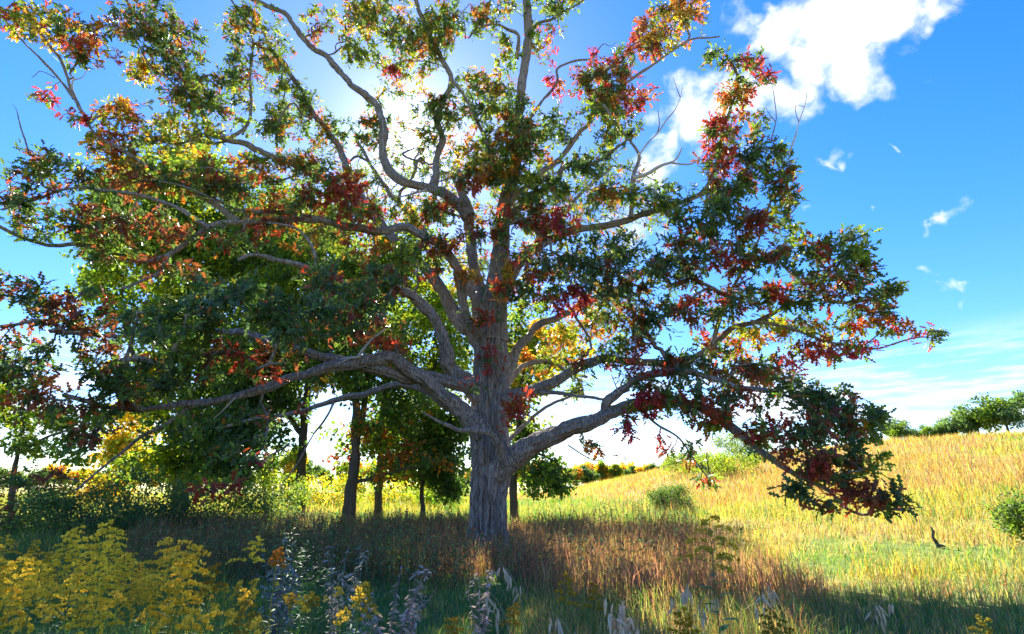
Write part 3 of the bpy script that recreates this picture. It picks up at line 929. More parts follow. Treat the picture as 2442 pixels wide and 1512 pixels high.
# foliage masses: x, y, rx, ry in picture units, distance, density, leaf colours
FOL = [
    (90, 50, 100, 55, 11.5, 1, 'OAYRL'), (200, 105, 90, 55, 11.8, 1, 'RROOA'), (330, 50, 100, 60, 13.5, 1, 'DGGMO'), (420, 120, 75, 75, 14, 1.1, 'DGGM'),
    (465, 225, 75, 75, 14.2, 1.2, 'DGLM'), (350, 170, 60, 40, 14, .9, 'AYOL'), (110, 225, 38, 18, 11.6, .8, 'CR'), (160, 285, 55, 22, 11.6, .6, 'CROG'),
    (290, 265, 80, 35, 12.5, .9, 'OAYM'), (420, 330, 130, 55, 14, 1, 'YYLAG'), (275, 345, 85, 50, 12.4, .9, 'OAYGR'), (560, 200, 50, 110, 14.8, .9, 'DGYM'),
    (600, 60, 80, 60, 15, .8, 'GOYL'), (650, 150, 60, 80, 15.6, .7, 'YGLO'), (700, 240, 70, 60, 15.8, .9, 'DGLY'), (770, 320, 70, 55, 15.6, .7, 'DGO'), (650, 300, 75, 50, 15, .9, 'DGLO'),
    (85, 385, 85, 45, 10.8, 1, 'DGMG'), (55, 475, 85, 55, 10.5, .8, 'GDM'), (170, 430, 60, 40, 11, .7, 'GDM'), (120, 545, 130, 40, 10.8, .7, 'GDML'),
    (300, 420, 110, 55, 12, 0.91, 'OYGM'), (430, 420, 120, 55, 12, 0.91, 'GMRLY'), (530, 450, 100, 50, 12, 0.91, 'MGRO'), (640, 400, 110, 45, 14.5, 1, 'MGDO'), (730, 390, 60, 40, 14.5, 1, 'GMOA'),
    (800, 440, 75, 55, 12.5, 1.3, 'RRRO'), (860, 505, 70, 35, 12.5, 1.2, 'RCRM'), (720, 480, 90, 40, 12.4, 1, 'RMGO'), (640, 530, 80, 30, 12.2, 0.91, 'MRGO'), (560, 570, 110, 35, 11.5, 0.78, 'MGRL'), (380, 545, 110, 45, 11.5, 0.91, 'MGM'),
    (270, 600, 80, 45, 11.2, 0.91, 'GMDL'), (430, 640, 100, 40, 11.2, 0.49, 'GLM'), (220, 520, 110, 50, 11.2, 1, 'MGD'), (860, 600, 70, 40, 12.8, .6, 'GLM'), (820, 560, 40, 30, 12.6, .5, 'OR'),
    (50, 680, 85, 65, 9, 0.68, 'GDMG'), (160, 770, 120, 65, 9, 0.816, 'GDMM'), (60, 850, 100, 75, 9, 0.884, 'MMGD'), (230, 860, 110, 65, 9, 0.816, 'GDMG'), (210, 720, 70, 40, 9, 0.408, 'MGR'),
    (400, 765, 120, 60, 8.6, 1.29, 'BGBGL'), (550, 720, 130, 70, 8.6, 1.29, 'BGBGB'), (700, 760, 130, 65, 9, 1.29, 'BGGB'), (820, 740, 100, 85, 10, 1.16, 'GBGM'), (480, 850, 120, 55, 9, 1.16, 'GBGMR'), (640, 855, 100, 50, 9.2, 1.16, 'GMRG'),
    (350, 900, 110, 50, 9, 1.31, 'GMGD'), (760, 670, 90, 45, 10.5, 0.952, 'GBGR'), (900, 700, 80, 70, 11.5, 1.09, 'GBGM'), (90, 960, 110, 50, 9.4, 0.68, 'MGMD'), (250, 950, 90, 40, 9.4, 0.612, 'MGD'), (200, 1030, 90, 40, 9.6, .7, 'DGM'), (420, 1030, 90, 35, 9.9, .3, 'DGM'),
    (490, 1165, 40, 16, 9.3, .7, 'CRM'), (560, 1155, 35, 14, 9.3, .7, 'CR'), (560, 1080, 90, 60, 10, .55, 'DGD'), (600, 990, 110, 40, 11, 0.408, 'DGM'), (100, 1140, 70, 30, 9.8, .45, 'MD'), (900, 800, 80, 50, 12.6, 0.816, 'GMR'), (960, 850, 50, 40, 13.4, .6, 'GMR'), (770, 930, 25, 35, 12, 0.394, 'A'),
    (900, 30, 100, 60, 15.6, 1, 'YGLOA'), (1000, 100, 85, 75, 15.6, 1.1, 'GYLOD'), (860, 115, 65, 60, 15.4, 0.69, 'GYL'), (1060, 60, 55, 75, 15.4, 1.1, 'DGOL'), (950, 190, 80, 50, 15.4, 0.46, 'AYO'), (770, 60, 60, 60, 15.5, .4, 'RMGY'), (930, 165, 40, 25, 15, 0.57, 'RC'),
    (1180, 20, 60, 28, 14, 0.92, 'GLYO'), (1150, 60, 45, 35, 13.8, 0.8, 'GDO'), (1330, 15, 80, 28, 14.2, .8, 'GYL'), (1290, 100, 60, 55, 14.6, .5, 'OYLR'), (1205, 130, 35, 55, 14.3, 0.8, 'YLO'), (1150, 200, 80, 45, 14, 0.92, 'YLAO'), (1190, 260, 90, 55, 13.8, 1.1, 'YLGL'),
    (1060, 270, 75, 55, 15, 1.1, 'DGM'), (1000, 325, 60, 45, 15.2, 0.4, 'GAY'), (890, 300, 55, 60, 15.4, 0.8, 'DGLO'), (1230, 335, 100, 65, 13.5, 1.4, 'GLOM'), (1150, 385, 90, 55, 13.6, 1.1, 'OGLA'), (1135, 435, 60, 35, 13.2, 1.3, 'RO'), (1225, 420, 80, 45, 13.6, 1.1, 'YGL'), (1330, 300, 55, 60, 14.8, .8, 'GBD'), (1335, 210, 40, 40, 15, .4, 'CRO'),
    (1400, 170, 50, 60, 14, .7, 'MCD'), (1440, 210, 60, 75, 14, .9, 'DGMO'), (1480, 145, 50, 40, 14.2, .8, 'MDC'), (1580, 70, 70, 60, 14.6, 1, 'OAMY'), (1640, 25, 60, 45, 14.6, 1, 'OAGM'), (1550, 110, 60, 40, 14.6, .8, 'OCM'), (1495, 235, 75, 50, 13.6, 1, 'ROCL'), (1470, 320, 60, 60, 12.8, .9, 'GYLD'), (1430, 265, 60, 40, 13.4, .8, 'GLO'), (1400, 390, 70, 45, 13, 1, 'DGB'), (1310, 450, 80, 45, 13.4, 1, 'DGL'), (1450, 470, 90, 38, 12.8, 1, 'GOLD'), (1560, 480, 80, 45, 12.6, 0.86, 'GDL'),
    (1250, 520, 80, 55, 13.2, 1, 'GRM'), (1170, 545, 60, 50, 13.2, .8, 'MRG'), (1330, 540, 90, 45, 13, 1, 'MRCG'), (1040, 500, 70, 50, 13.8, .9, 'RMG'), (980, 500, 60, 45, 14.5, .9, 'OAGR'), (960, 600, 80, 45, 13, .8, 'GOL'), (1040, 600, 50, 40, 13, .7, 'ORG'), (1115, 662, 42, 28, 13, 1, 'AAO'), (1200, 660, 26, 30, 13, 1, 'AOR'), (1000, 640, 60, 40, 12.6, .6, 'GR'),
    (1280, 620, 90, 50, 13, .9, 'MGR'), (1380, 640, 100, 55, 12.6, 1, 'GBD'), (1335, 715, 80, 32, 12, 1.2, 'RRC'), (1250, 700, 50, 55, 13.6, .8, 'GOR'), (1450, 590, 100, 55, 12.2, 1, 'GBD'), (1500, 680, 110, 65, 11.8, 1.1, 'GDMB'), (1330, 800, 80, 50, 15.5, .7, 'AYO'), (1180, 860, 60, 30, 13.2, .4, 'RG'), (1122, 925, 26, 12, 12.6, 1, 'R'), (1235, 950, 40, 18, 12.5, .8, 'RM'), (1245, 985, 45, 25, 12.4, .8, 'R'), (1400, 780, 70, 45, 16, .8, 'YYO'), (1280, 870, 60, 40, 16, .7, 'YOL'), (1370, 920, 60, 30, 15.8, .7, 'YLG'), (1440, 690, 70, 50, 16, .8, 'YLA'),
    (1720, 135, 50, 25, 12.2, 1, 'GOL'), (1785, 165, 55, 40, 12.2, .7, 'RCG'), (1825, 188, 26, 20, 12.1, .9, 'CR'), (1740, 235, 55, 45, 12.2, 1, 'ORL'), (1790, 215, 40, 30, 12.1, .6, 'CR'), (1715, 320, 55, 45, 12, 1.3, 'RRCO'), (1725, 375, 60, 40, 11.8, 1.3, 'RRM'), (1790, 290, 50, 40, 12, .6, 'LGO'), (1830, 375, 70, 50, 10.8, 1.3, 'DGMB'), (1880, 430, 45, 60, 10.6, 1.1, 'DGBM'), (1730, 440, 90, 45, 11.4, 1.12, 'GBDM'), (1700, 500, 100, 55, 11, 1.12, 'BGGD'), (1800, 525, 60, 35, 10.6, 1.2, 'RRM'), (1640, 545, 90, 50, 11.4, 1.03, 'GBDR'), (1860, 500, 50, 50, 11, 0.688, 'YLG'), (1880, 560, 40, 50, 11, 0.602, 'LYG'),
    (1750, 600, 110, 55, 10.8, 1.12, 'GRDM'), (1620, 640, 110, 55, 11.2, 1.12, 'GMDB'), (1900, 620, 85, 50, 10.5, 1.03, 'GMBD'), (2030, 585, 75, 50, 10.2, 1.03, 'GBDL'), (1950, 590, 50, 35, 10.3, 0.946, 'GMR'), (2065, 650, 55, 45, 10.1, 1.03, 'MMD'), (1980, 680, 100, 45, 10.2, 1.12, 'MRDM'), (2140, 690, 55, 25, 10, 1.03, 'GBD'), (2080, 725, 90, 35, 10.1, 1.03, 'GBDM'), (1830, 700, 110, 55, 10.6, 1.03, 'MGRD'), (1680, 730, 110, 55, 11, 1.12, 'GMDR'), (1560, 760, 90, 55, 11.6, 0.946, 'GDMB'), (1450, 760, 70, 50, 12.4, .7, 'GLO'),
    (1750, 815, 100, 45, 12.5, 0.86, 'AYOR'), (1880, 790, 100, 45, 11.6, 0.774, 'YAOL'), (1990, 785, 85, 35, 10.8, 0.774, 'YRLO'), (2110, 775, 48, 26, 10.3, 0.86, 'OOR'), (2160, 770, 40, 24, 10.2, .9, 'RO'), (2215, 795, 50, 20, 10.1, .9, 'CRC'), (2060, 830, 70, 24, 10.4, 0.86, 'GRC'), (1940, 845, 100, 35, 10.8, 0.86, 'RCGM'), (1830, 890, 90, 45, 11, 0.946, 'GMRD'), (1700, 880, 110, 50, 11.2, 1.12, 'GDBM'), (1570, 880, 90, 55, 11.6, 1.03, 'GRDM'), (1640, 955, 110, 45, 10.8, 1.3, 'GRMB'), (1530, 960, 55, 45, 11.4, 1.2, 'CRC'), (1495, 1010, 30, 35, 11.4, .8, 'CC'),
    (1760, 960, 80, 45, 10, 1.1, 'MGDR'), (1900, 945, 90, 45, 9.6, 1.35, 'GDB'), (1990, 960, 70, 45, 9.4, 1.44, 'GRDM'), (2060, 1005, 70, 45, 9.2, 1.44, 'GBD'), (1960, 1030, 95, 55, 9, 1.44, 'GBMG'), (1860, 1020, 80, 38, 9.2, 1.08, 'MGR'), (2055, 1080, 60, 50, 8.8, 1.35, 'MGD'), (1960, 1110, 80, 55, 8.6, 1.44, 'RMGM'), (1905, 1160, 45, 38, 8.4, 1.44, 'DGG'), (2020, 1170, 80, 38, 8.3, 1.44, 'MMR'), (2110, 1190, 55, 26, 8.1, 1.26, 'GMD'), (2150, 1215, 30, 18, 8, 0.994, 'DG'), (1960, 1205, 50, 20, 8.2, 1.08, 'DM'), (1690, 1000, 60, 40, 10.6, 1, 'MGR'),
    (1650, 1085, 35, 28, 11, .7, 'MG'), (1690, 1145, 38, 18, 11, .9, 'RMO'), (1430, 1080, 45, 18, 12.3, .6, 'GMO'), (1380, 1055, 40, 14, 12.4, .4, 'G'), (1590, 1060, 45, 25, 11.2, .5, 'MGR'),
    (1800, 1040, 45, 30, 9.6, 1.1, 'GMR'), (1850, 1085, 45, 28, 9.1, 0.792, 'MGR'), (1150, 760, 60, 40, 12.8, .5, 'GRM'), (1190, 700, 50, 40, 12.9, .6, 'ORG'), (1100, 560, 60, 50, 13, .6, 'GMR'), (1300, 680, 60, 40, 12.6, .8, 'GDL'), (1400, 850, 70, 40, 12.6, .6, 'GMR'), (1480, 820, 60, 50, 12.2, .9, 'GDL'),
    # out of the picture: the rest of the crown above and behind
    (1250, -120, 220, 90, 15, .7, 'GYLO'), (900, -130, 200, 90, 16, .7, 'GYLO'), (500, -120, 220, 90, 15, .6, 'GOYL'), (150, -90, 180, 80, 13, .6, 'GOR'), (1500, -90, 150, 70, 15, .6, 'GOL'),
    (-120, 450, 90, 90, 10.5, .6, 'GDM'), (-130, 760, 110, 110, 9, .6, 'GDM'),
    (1050, 420, 260, 160, 18.6, .30, 'YLGO'), (1400, 480, 220, 150, 18.6, .36, 'YLGO'), (780, 500, 180, 120, 18.3, .5, 'YLGO'), (1180, 640, 200, 80, 17.5, .28, 'YLGA'),
]


def limb_path(pts, r0, r1, Y0, Y1, step=0.10):
    xy = np.array(pts, float)
    s = np.concatenate([[0], np.cumsum(np.hypot(*np.diff(xy, axis=0).T))])
    s = s / s[-1]
    Yv = Y0 + (Y1 - Y0) * s
    Q = np.array([P(a[0], a[1], y) for a, y in zip(xy, Yv)])
    rpx = r1 + (r0 - r1) * (1 - s) ** 1.35
    rm = rpx * depth(Q) / F
    A = catmull(np.column_stack([Q, rm]), step)
    return A[:, :3], np.maximum(A[:, 3], 0.004)


def gnarl(pts, rad, seed, amp=1.15):
    n = len(pts)
    s = np.concatenate([[0], np.cumsum(np.linalg.norm(np.diff(pts, axis=0), axis=1))])
    w = np.stack([fbm(np.stack([s * 1.3, np.full(n, seed * 3.7), np.full(n, k * 11.0)], -1), 4) - 0.5 for k in range(3)], -1)
    fade = np.clip(s / 0.6, 0, 1)[:, None]
    w2 = fbm(np.stack([s * 2.1, np.full(n, seed * 1.7), np.full(n, 77.0)], -1), 3) - 0.5
    return pts + w * amp * fade * np.clip(rad[:, None] * 2.2, 0.03, 0.22), rad * (1 + 0.35 * w2 * fade[:, 0])


def barked(pts, rad, sides, seed, dep=0.16, maxdep=0.03):
    """a limb with furrows running along it"""
    V, Fq, N = tube(pts, rad, sides)
    m = len(pts)
    s = np.concatenate([[0], np.cumsum(np.linalg.norm(np.diff(pts, axis=0), axis=1))])
    a = np.linspace(0, 2 * math.pi, sides, endpoint=False)
    rr = np.repeat(rad, sides)
    ss = np.repeat(s, sides)
    aa = np.tile(a, m)
    fr = 10.5 if sides > 60 else 12.0
    wx = fbm(np.stack([np.cos(aa) * rr * 4, np.sin(aa) * rr * 4, ss * 2.2 + seed], -1), 2) - 0.5
    c = np.stack([np.cos(aa + wx * 0.35) * rr * fr, np.sin(aa + wx * 0.35) * rr * fr, ss * 1.25 + seed * 9], -1)
    n1 = np.abs(vnoise(c) * 2 - 1)
    n2 = np.abs(vnoise(c * np.array([1.9, 1.9, 2.6]) + 31) * 2 - 1)
    crev = np.exp(-(n1 / 0.22) ** 2) + 0.55 * np.exp(-(n2 / 0.24) ** 2)
    lump = fbm(np.stack([np.cos(aa) * rr * 3, np.sin(aa) * rr * 3, ss * 1.1 + seed * 5], -1), 2) - 0.5
    d = -np.minimum(dep * rr, maxdep) * crev * 1.5 + lump * rr * 0.30
    V = V + N * d[:, None]
    # rounded end
    end = pts[-1] + norm(pts[-1] - pts[-2]) * rad[-1] * 0.8
    V = np.vstack([V, end[None]])
    k = (m - 1) * sides
    j = np.arange(sides)
    Ft = np.stack([k + j, k + (j + 1) % sides, np.full(sides, len(V) - 1)], -1)
    return V, [Fq, Ft]


def build_oak():
    base = Vector((OAK[0], OAK[1], OAKZ))
    inv = Matrix.Translation(-base)
    root = link('oak_tree', None, loc=base)
    root.empty_display_size = 0.5
    tag(root, 'huge old spreading oak with furrowed grey trunk and red and green leaves', 'tree')
    g = np.random.default_rng(21)
    sk = Skel()
    # trunk and its straight leader
    TP = [(1165, 1400, 58), (1165, 1340, 55), (1164, 1250, 51), (1168, 1150, 52), (1172, 1090, 54), (1168, 1010, 50), (1169, 930, 47), (1172, 850, 45), (1174, 780, 40),
          (1184, 700, 31), (1193, 633, 26), (1198, 550, 21), (1206, 475, 18.5), (1226, 407, 16), (1234, 340, 14), (1239, 271, 12.5), (1244, 203, 12), (1252, 149, 12), (1260, 90, 12), (1258, 27, 11), (1256, -30, 10), (1262, -110, 8), (1250, -190, 5)]
    Q = []
    for x, y, r in TP:
        q = P(x, y, 14.0 + 0.3 * max(0, (900 - y) / 900))
        Q.append([*q, 0.93 * r * depth(q) / F])
    A = catmull(np.array(Q), 0.04)
    nlow = int(np.searchsorted(A[:, 2], P(1174, 770, 14.0)[2]))
    lead = A[nlow - 14::2]
    A = A[:nlow]
    pts, rad = A[:, :3], A[:, 3]
    zz = pts[:, 2] - OAKZ
    rad = rad * (1 + 0.16 * np.exp(-np.clip(zz, 0, None) / 0.25))
    V, Fs = barked(pts, rad, 288, 1.0, 0.14, 0.062)
    # buttress swellings at the foot
    k = len(V)
    zz = V[:, 2] - OAKZ
    ang = np.arctan2(V[:, 1] - OAK[1], V[:, 0] - OAK[0])
    but = 0.07 * np.maximum(0, np.cos(ang * 4 + 0.7)) * np.exp(-np.clip(zz, 0, None) / 0.35) * (zz < 2)
    V[:, 0] += np.cos(ang) * but
    V[:, 1] += np.sin(ang) * but
    link('trunk', mesh_np('trunk', V, Fs, M_BARK, None, True), root, inv)
    V, Fs = barked(lead[:, :3], lead[:, 3], 72, 9.0, 0.14, 0.04)
    link('leader', mesh_np('leader', V, Fs, M_BARK, None, True), root, inv)
    sk.add_path(np.vstack([pts[100::5], lead[::4, :3]]))
    # limbs
    for i, (nm, lp, r0, r1, Y0, Y1) in enumerate(LIMBS):
        pp, rr = limb_path(lp, r0, r1, Y0, Y1, 0.07)
        pp, rr = gnarl(pp, rr, i + 1)
        s = np.concatenate([[0], np.cumsum(np.linalg.norm(np.diff(pp, axis=0), axis=1))])
        rr = rr * (1 + 0.35 * np.exp(-s / (rr[0] * 2.5)))
        sides = 40 if r0 > 12 else (24 if r0 > 7 else 14)
        V, Fs = barked(pp, rr, sides, i * 1.37 + 2, 0.17, 0.032)
        link('limb', mesh_np('limb', V, Fs, M_BARK, None, True), root, inv)
        st = int(len(pp) * 0.16)
        ids = sk.add_path(pp[st::4])
    # bleached dead branches
    for i, (nm, lp, r0, r1, Y0, Y1) in enumerate(DEAD):
        pp, rr = limb_path(lp, r0, r1, Y0, Y1, 0.06)
        pp, rr = gnarl(pp, rr, i + 60, 1.0)
        V, Fs = barked(pp, rr, 9, i * 2.3 + 3, 0.2, 0.012)
        dm = M_DEADWOOD if r0 > 2.7 else M_BARK
        tag(link('dead_branch', mesh_np('dead_branch', V, Fs, dm, None, True), root, inv), 'bare bleached dead branch')
    # twig tips
    tips, pal = [], []
    spx, spy = 980, 338
    for (x, y, rx, ry, Yd, den, pl) in FOL:
        c = P(x, y, Yd)
        sc_ = depth(c) / F
        area = math.pi * rx * ry * sc_ * sc_
        n = max(3, int(area * den * 35))
        q = g.normal(0, 1, (n, 3))
        q = norm(q) * (g.random((n, 1)) ** (1 / 2.4))
        rd = 0.5 * (rx + ry) * sc_ * 0.95
        # sub-clumps make light and dark masses
        nc = max(2, n // 11)
        cc = norm(g.normal(0, 1, (nc, 3))) * (g.random((nc, 1)) ** (1 / 2.2))
        q = np.where(g.random((n, 1)) < 0.30, cc[g.integers(0, nc, n)] * 0.92 + g.normal(0, 0.17, (n, 3)), q)
        for a in q:
            px, py, yy = x + a[0] * rx, y + a[1] * ry, Yd + a[2] * rd
            if math.hypot(px - spx, py - spy) < 24:
                continue
            tips.append(P(px, py, max(yy, 5.5)))
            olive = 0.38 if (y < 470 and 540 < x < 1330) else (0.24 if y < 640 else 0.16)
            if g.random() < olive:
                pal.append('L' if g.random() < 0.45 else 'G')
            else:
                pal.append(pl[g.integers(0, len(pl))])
    tips = np.array(tips)
    # colour patches: neighbouring twigs tend to turn together
    tips[:, 2] = np.maximum(tips[:, 2], H(tips[:, 0], tips[:, 1]) + 0.5)
    pal = np.array([LK.index(c) for c in pal])
    kd = KDTree(len(tips))
    for k, t in enumerate(tips):
        kd.insert(t, k)
    kd.balance()
    dd = np.array([min(h[1] for h in kd.find_n(t, 6)) for t in tips])
    same = g.random(len(tips)) < 0.42
    pal = np.where(same, pal[dd], pal)
    # crooked secondary branches first, the finer twigs then grow from them
    first = g.permutation(len(tips))[:420]
    other = np.setdiff1d(np.arange(len(tips)), first)
    pa, ta = sk.connect(tips[first], g, stepl=0.22, wob=0.30)
    la = sk.tlen
    pb, tb = sk.connect(tips[other], g, stepl=0.3, wob=0.14)
    lb_ = sk.tlen
    paths = pa + pb
    tdir = np.zeros_like(tips)
    tdir[first], tdir[other] = ta, tb
    sk.tlen = np.zeros(len(tips))
    sk.tlen[first], sk.tlen[other] = la, lb_
    tipn = [ids[-1] for _, ids in paths]
    cnt = sk.counts(tipn)
    tw = twig_mesh(sk, paths, cnt, 0.0050, 0.46)
    o = link('twigs', tw.mesh('twigs', M_BARK, True), root, inv)
    o['kind'] = 'stuff'
    # leaves in whorls at the twig ends
    NL = 11
    n = len(tips) * NL
    ti = np.repeat(np.arange(len(tips)), NL)
    back = g.random(n) ** 1.3 * np.minimum(0.50, sk.tlen[ti])
    pos = tips[ti] - tdir[ti] * back[:, None] + g.normal(0, 0.055, (n, 3))
    rad_ = norm(g.normal(0, 1, (n, 3)))
    rad_ = norm(rad_ - tdir[ti] * np.sum(rad_ * tdir[ti], -1, keepdims=True))
    direc = norm(tdir[ti] * (0.55 + 0.5 * g.random((n, 1))) + rad_ * 1.0 + np.array([0, 0, -0.22]))
    nrm = norm(np.array([0, 0, 1.0]) + tdir[ti] * 0.5 + g.normal(0, 0.55, (n, 3)))
    ln = 0.125 + 0.095 * g.random(n)
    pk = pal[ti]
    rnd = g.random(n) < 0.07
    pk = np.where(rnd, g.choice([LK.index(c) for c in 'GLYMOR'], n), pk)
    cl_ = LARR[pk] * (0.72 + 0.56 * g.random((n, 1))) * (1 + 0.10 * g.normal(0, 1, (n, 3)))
    cl_ = np.clip(cl_, 0.008, 0.8)
    # the largest leaves in view stand as objects of their own
    pxx, pyy = proj(pos)
    size = ln / depth(pos)
    size = np.where((pxx > 10) & (pxx < 2432) & (pyy > 10) & (pyy < 1500), size, 0)
    big = np.argsort(-size)[:300]
    rest = np.ones(n, bool)
    rest[big] = False
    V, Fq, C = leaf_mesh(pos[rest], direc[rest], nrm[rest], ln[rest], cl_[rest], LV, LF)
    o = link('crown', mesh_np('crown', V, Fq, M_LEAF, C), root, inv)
    o['kind'] = 'stuff'
    tmpl = {}
    X, Yv, Z = leaf_frames(pos, direc, nrm, ln)
    for b in big:
        key = (int(pk[b]), int(g.integers(0, 3)))
        if key not in tmpl:
            cc = np.tile(cl_[b], (len(LV), 1))
            tmpl[key] = mesh_np('leaf', LV, LF, M_LEAF, cc)
        lo = link('leaf', tmpl[key], root, inv)
        m = Matrix(((X[b, 0], Yv[b, 0], Z[b, 0], 0), (X[b, 1], Yv[b, 1], Z[b, 1], 0), (X[b, 2], Yv[b, 2], Z[b, 2], 0), (0, 0, 0, 1)))
        lo.matrix_basis = Matrix.Translation(pos[b]) @ m @ Matrix.Scale(float(ln[b]), 4)
    print('oak tips', len(tips), 'leaves', n)
    return root


build_oak()


# ------------------------------------------------------------------ other trees and shrubs
def leafy_tree(name, label, cat, foot, trunks, fol, cols, leaf=0.15, tipd=5.0, nl=16, barkm=None, group=None, seed=1, r0=0.006, power=0.47):
    """foot (x,y) in metres; trunks: list of (points in px, r0, r1, Y0, Y1); fol like FOL"""
    g = np.random.default_rng(seed)
    barkm = barkm or M_BARK2
    z0 = float(H(foot[0], foot[1]))
    base = Vector((foot[0], foot[1], z0))
    inv = Matrix.Translation(-base)
    root = link(name, None, loc=base)
    tag(root, label, cat, group)
    sk = Skel(30000)
    for i, (lp, ra, rb, Y0, Y1) in enumerate(trunks):
        pp, rr = limb_path(lp, ra, rb, Y0, Y1, 0.18)
        if i == 0:
            pp = np.vstack([[foot[0], foot[1], z0 - 0.2], pp[pp[:, 2] > z0 + 0.15]])
            rr = np.concatenate([[rr[0] * 1.3], rr[len(rr) - len(pp) + 1:]])
            pp[1:] = pp[1:]
        pp, rr = gnarl(pp, rr, seed * 7 + i, 0.8)
        V, Fs = barked(pp, rr, 16, seed + i * 1.3, 0.16, 0.03)
        link('trunk' if i == 0 else 'limb', mesh_np('trunk', V, Fs, barkm, None, True), root, inv)
        sk.add_path(pp[len(pp) // 5::2])
    tips, pal = [], []
    for (x, y, rx, ry, Yd, den, pl) in fol:
        c = P(x, y, Yd)
        sc_ = depth(c) / F
        n = max(6, int(math.pi * rx * ry * sc_ * sc_ * den * tipd * 4.2))
        nc = max(3, n // 9)
        cc = norm(g.normal(0, 1, (nc, 3))) * (g.random((nc, 1)) ** (1 / 2.4))
        q = cc[g.integers(0, nc, n)] + g.normal(0, 0.24, (n, 3))
        rd = 0.5 * (rx + ry) * sc_
        for a in q:
            t = P(x + a[0] * rx, y + a[1] * ry, Yd + a[2] * rd)
            t[2] = max(t[2], float(H(t[0], t[1])) + 0.25)
            tips.append(t)
            pal.append(LK.index(pl[g.integers(0, len(pl))]))
    tips = np.array(tips)
    pal = np.array(pal)
    paths, tdir = sk.connect(tips, g, stepl=0.6)
    cnt = sk.counts([ids[-1] for _, ids in paths])
    tw = twig_mesh(sk, paths, cnt, r0, power, rmax=0.09)
    o = link('branches', tw.mesh('branches', barkm, True), root, inv)
    o['kind'] = 'stuff'
    n = len(tips) * nl
    ti = np.repeat(np.arange(len(tips)), nl)
    pos = tips[ti] + g.normal(0, 0.20 * (leaf / 0.15), (n, 3)) * np.array([1, 1, .7])
    direc = norm(g.normal(0, 1, (n, 3)) + np.array([0, 0, -0.35]))
    nrm = norm(np.array([0, 0, 0.9]) + g.normal(0, 0.6, (n, 3)))
    ln = leaf * 1.45 * (0.7 + 0.6 * g.random(n))
    c = LARR[pal[ti]] * (0.7 + 0.6 * g.random((n, 1))) * (1 + 0.1 * g.normal(0, 1, (n, 3)))
    V, Fq, C = leaf_mesh(pos, direc, nrm, ln, np.clip(c, 0.008, 0.7), DIA_V, DIA_F)
    o = link('crown', mesh_np('crown', V, Fq, M_BGLEAF, C), root, inv)
    o['kind'] = 'stuff'
    return root


def gx(px, Y):
    return float(P(px, 1190, Y)[0])


leafy_tree('maple_tree', 'big yellow green tree with a broad crown behind the left limbs of the oak', 'tree', (gx(430, 31), 31),
           [([(430, 1220), (432, 1100), (440, 950), (450, 800), (470, 650), (480, 520)], 20, 6, 31, 31),
            ([(434, 1080), (370, 960), (320, 850), (290, 720)], 10, 4, 31, 29.5), ([(440, 980), (530, 860), (600, 720), (640, 620)], 11, 4, 31, 32)],
           [(320, 460, 100, 80, 30, .8, 'YLGY'), (450, 430, 130, 90, 31, .9, 'YLGL'), (560, 520, 150, 90, 31, .9, 'LGYG'), (340, 580, 100, 90, 30, 1, 'LGY'), (470, 660, 150, 90, 30.5, 1, 'YLGL'), (640, 640, 120, 100, 31.5, 1, 'LGY'), (360, 760, 100, 90, 30, 1, 'LGG'), (520, 820, 140, 90, 31, 1, 'GLG'), (330, 900, 90, 60, 30, .8, 'YLA'), (430, 980, 110, 70, 30, 1, 'GLYG'), (400, 1090, 110, 60, 29.5, 1, 'LGYL'), (560, 960, 100, 90, 31, 1, 'GGL'), (250, 480, 60, 60, 30, 1, 'YLG'), (680, 540, 110, 90, 32, 1, 'LYG'), (250, 680, 60, 70, 30, 1, 'YLG'), (600, 880, 100, 60, 31, 1, 'LGY'), (480, 1130, 90, 50, 29.5, 1.2, 'GDL'), (300, 560, 90, 90, 29, .9, 'YLG'), (420, 560, 120, 80, 29, .9, 'LGY'), (560, 640, 120, 80, 29.5, .9, 'YLG')],
           None, 0.20, 2.6, 18, seed=3)
leafy_tree('dark_green_tree', 'dark green tree with low drooping crown and straight dark trunk', 'tree', (gx(717, 27), 27),
           [([(715, 1225), (718, 1120), (724, 1020), (735, 900), (740, 760), (750, 640)], 13, 6, 27, 27), ([(722, 1040), (660, 960), (600, 920)], 6, 3, 27, 26), ([(735, 900), (800, 800), (840, 720)], 7, 3, 27, 28)],
           [(600, 1040, 100, 70, 26, 1.1, 'DGGD'), (560, 1110, 80, 50, 26, 1.1, 'DGD'), (640, 930, 110, 70, 26.5, 1.1, 'GDG'), (740, 860, 120, 70, 27, .9, 'GDL'), (700, 740, 120, 90, 27, .9, 'GLG'), (790, 680, 90, 80, 27.5, .8, 'LGY'), (650, 1150, 50, 26, 30, .6, 'LY'), (620, 860, 100, 70, 26, 1, 'GDL'), (520, 1050, 90, 80, 26, 1.2, 'GDD'), (690, 980, 70, 40, 26.5, .7, 'DG'), (780, 780, 110, 80, 27, 1, 'LGY'), (700, 620, 110, 80, 27, .9, 'LYG'), (800, 560, 90, 70, 27.5, .8, 'YLG')],
           None, 0.17, 3.2, 18, seed=5)
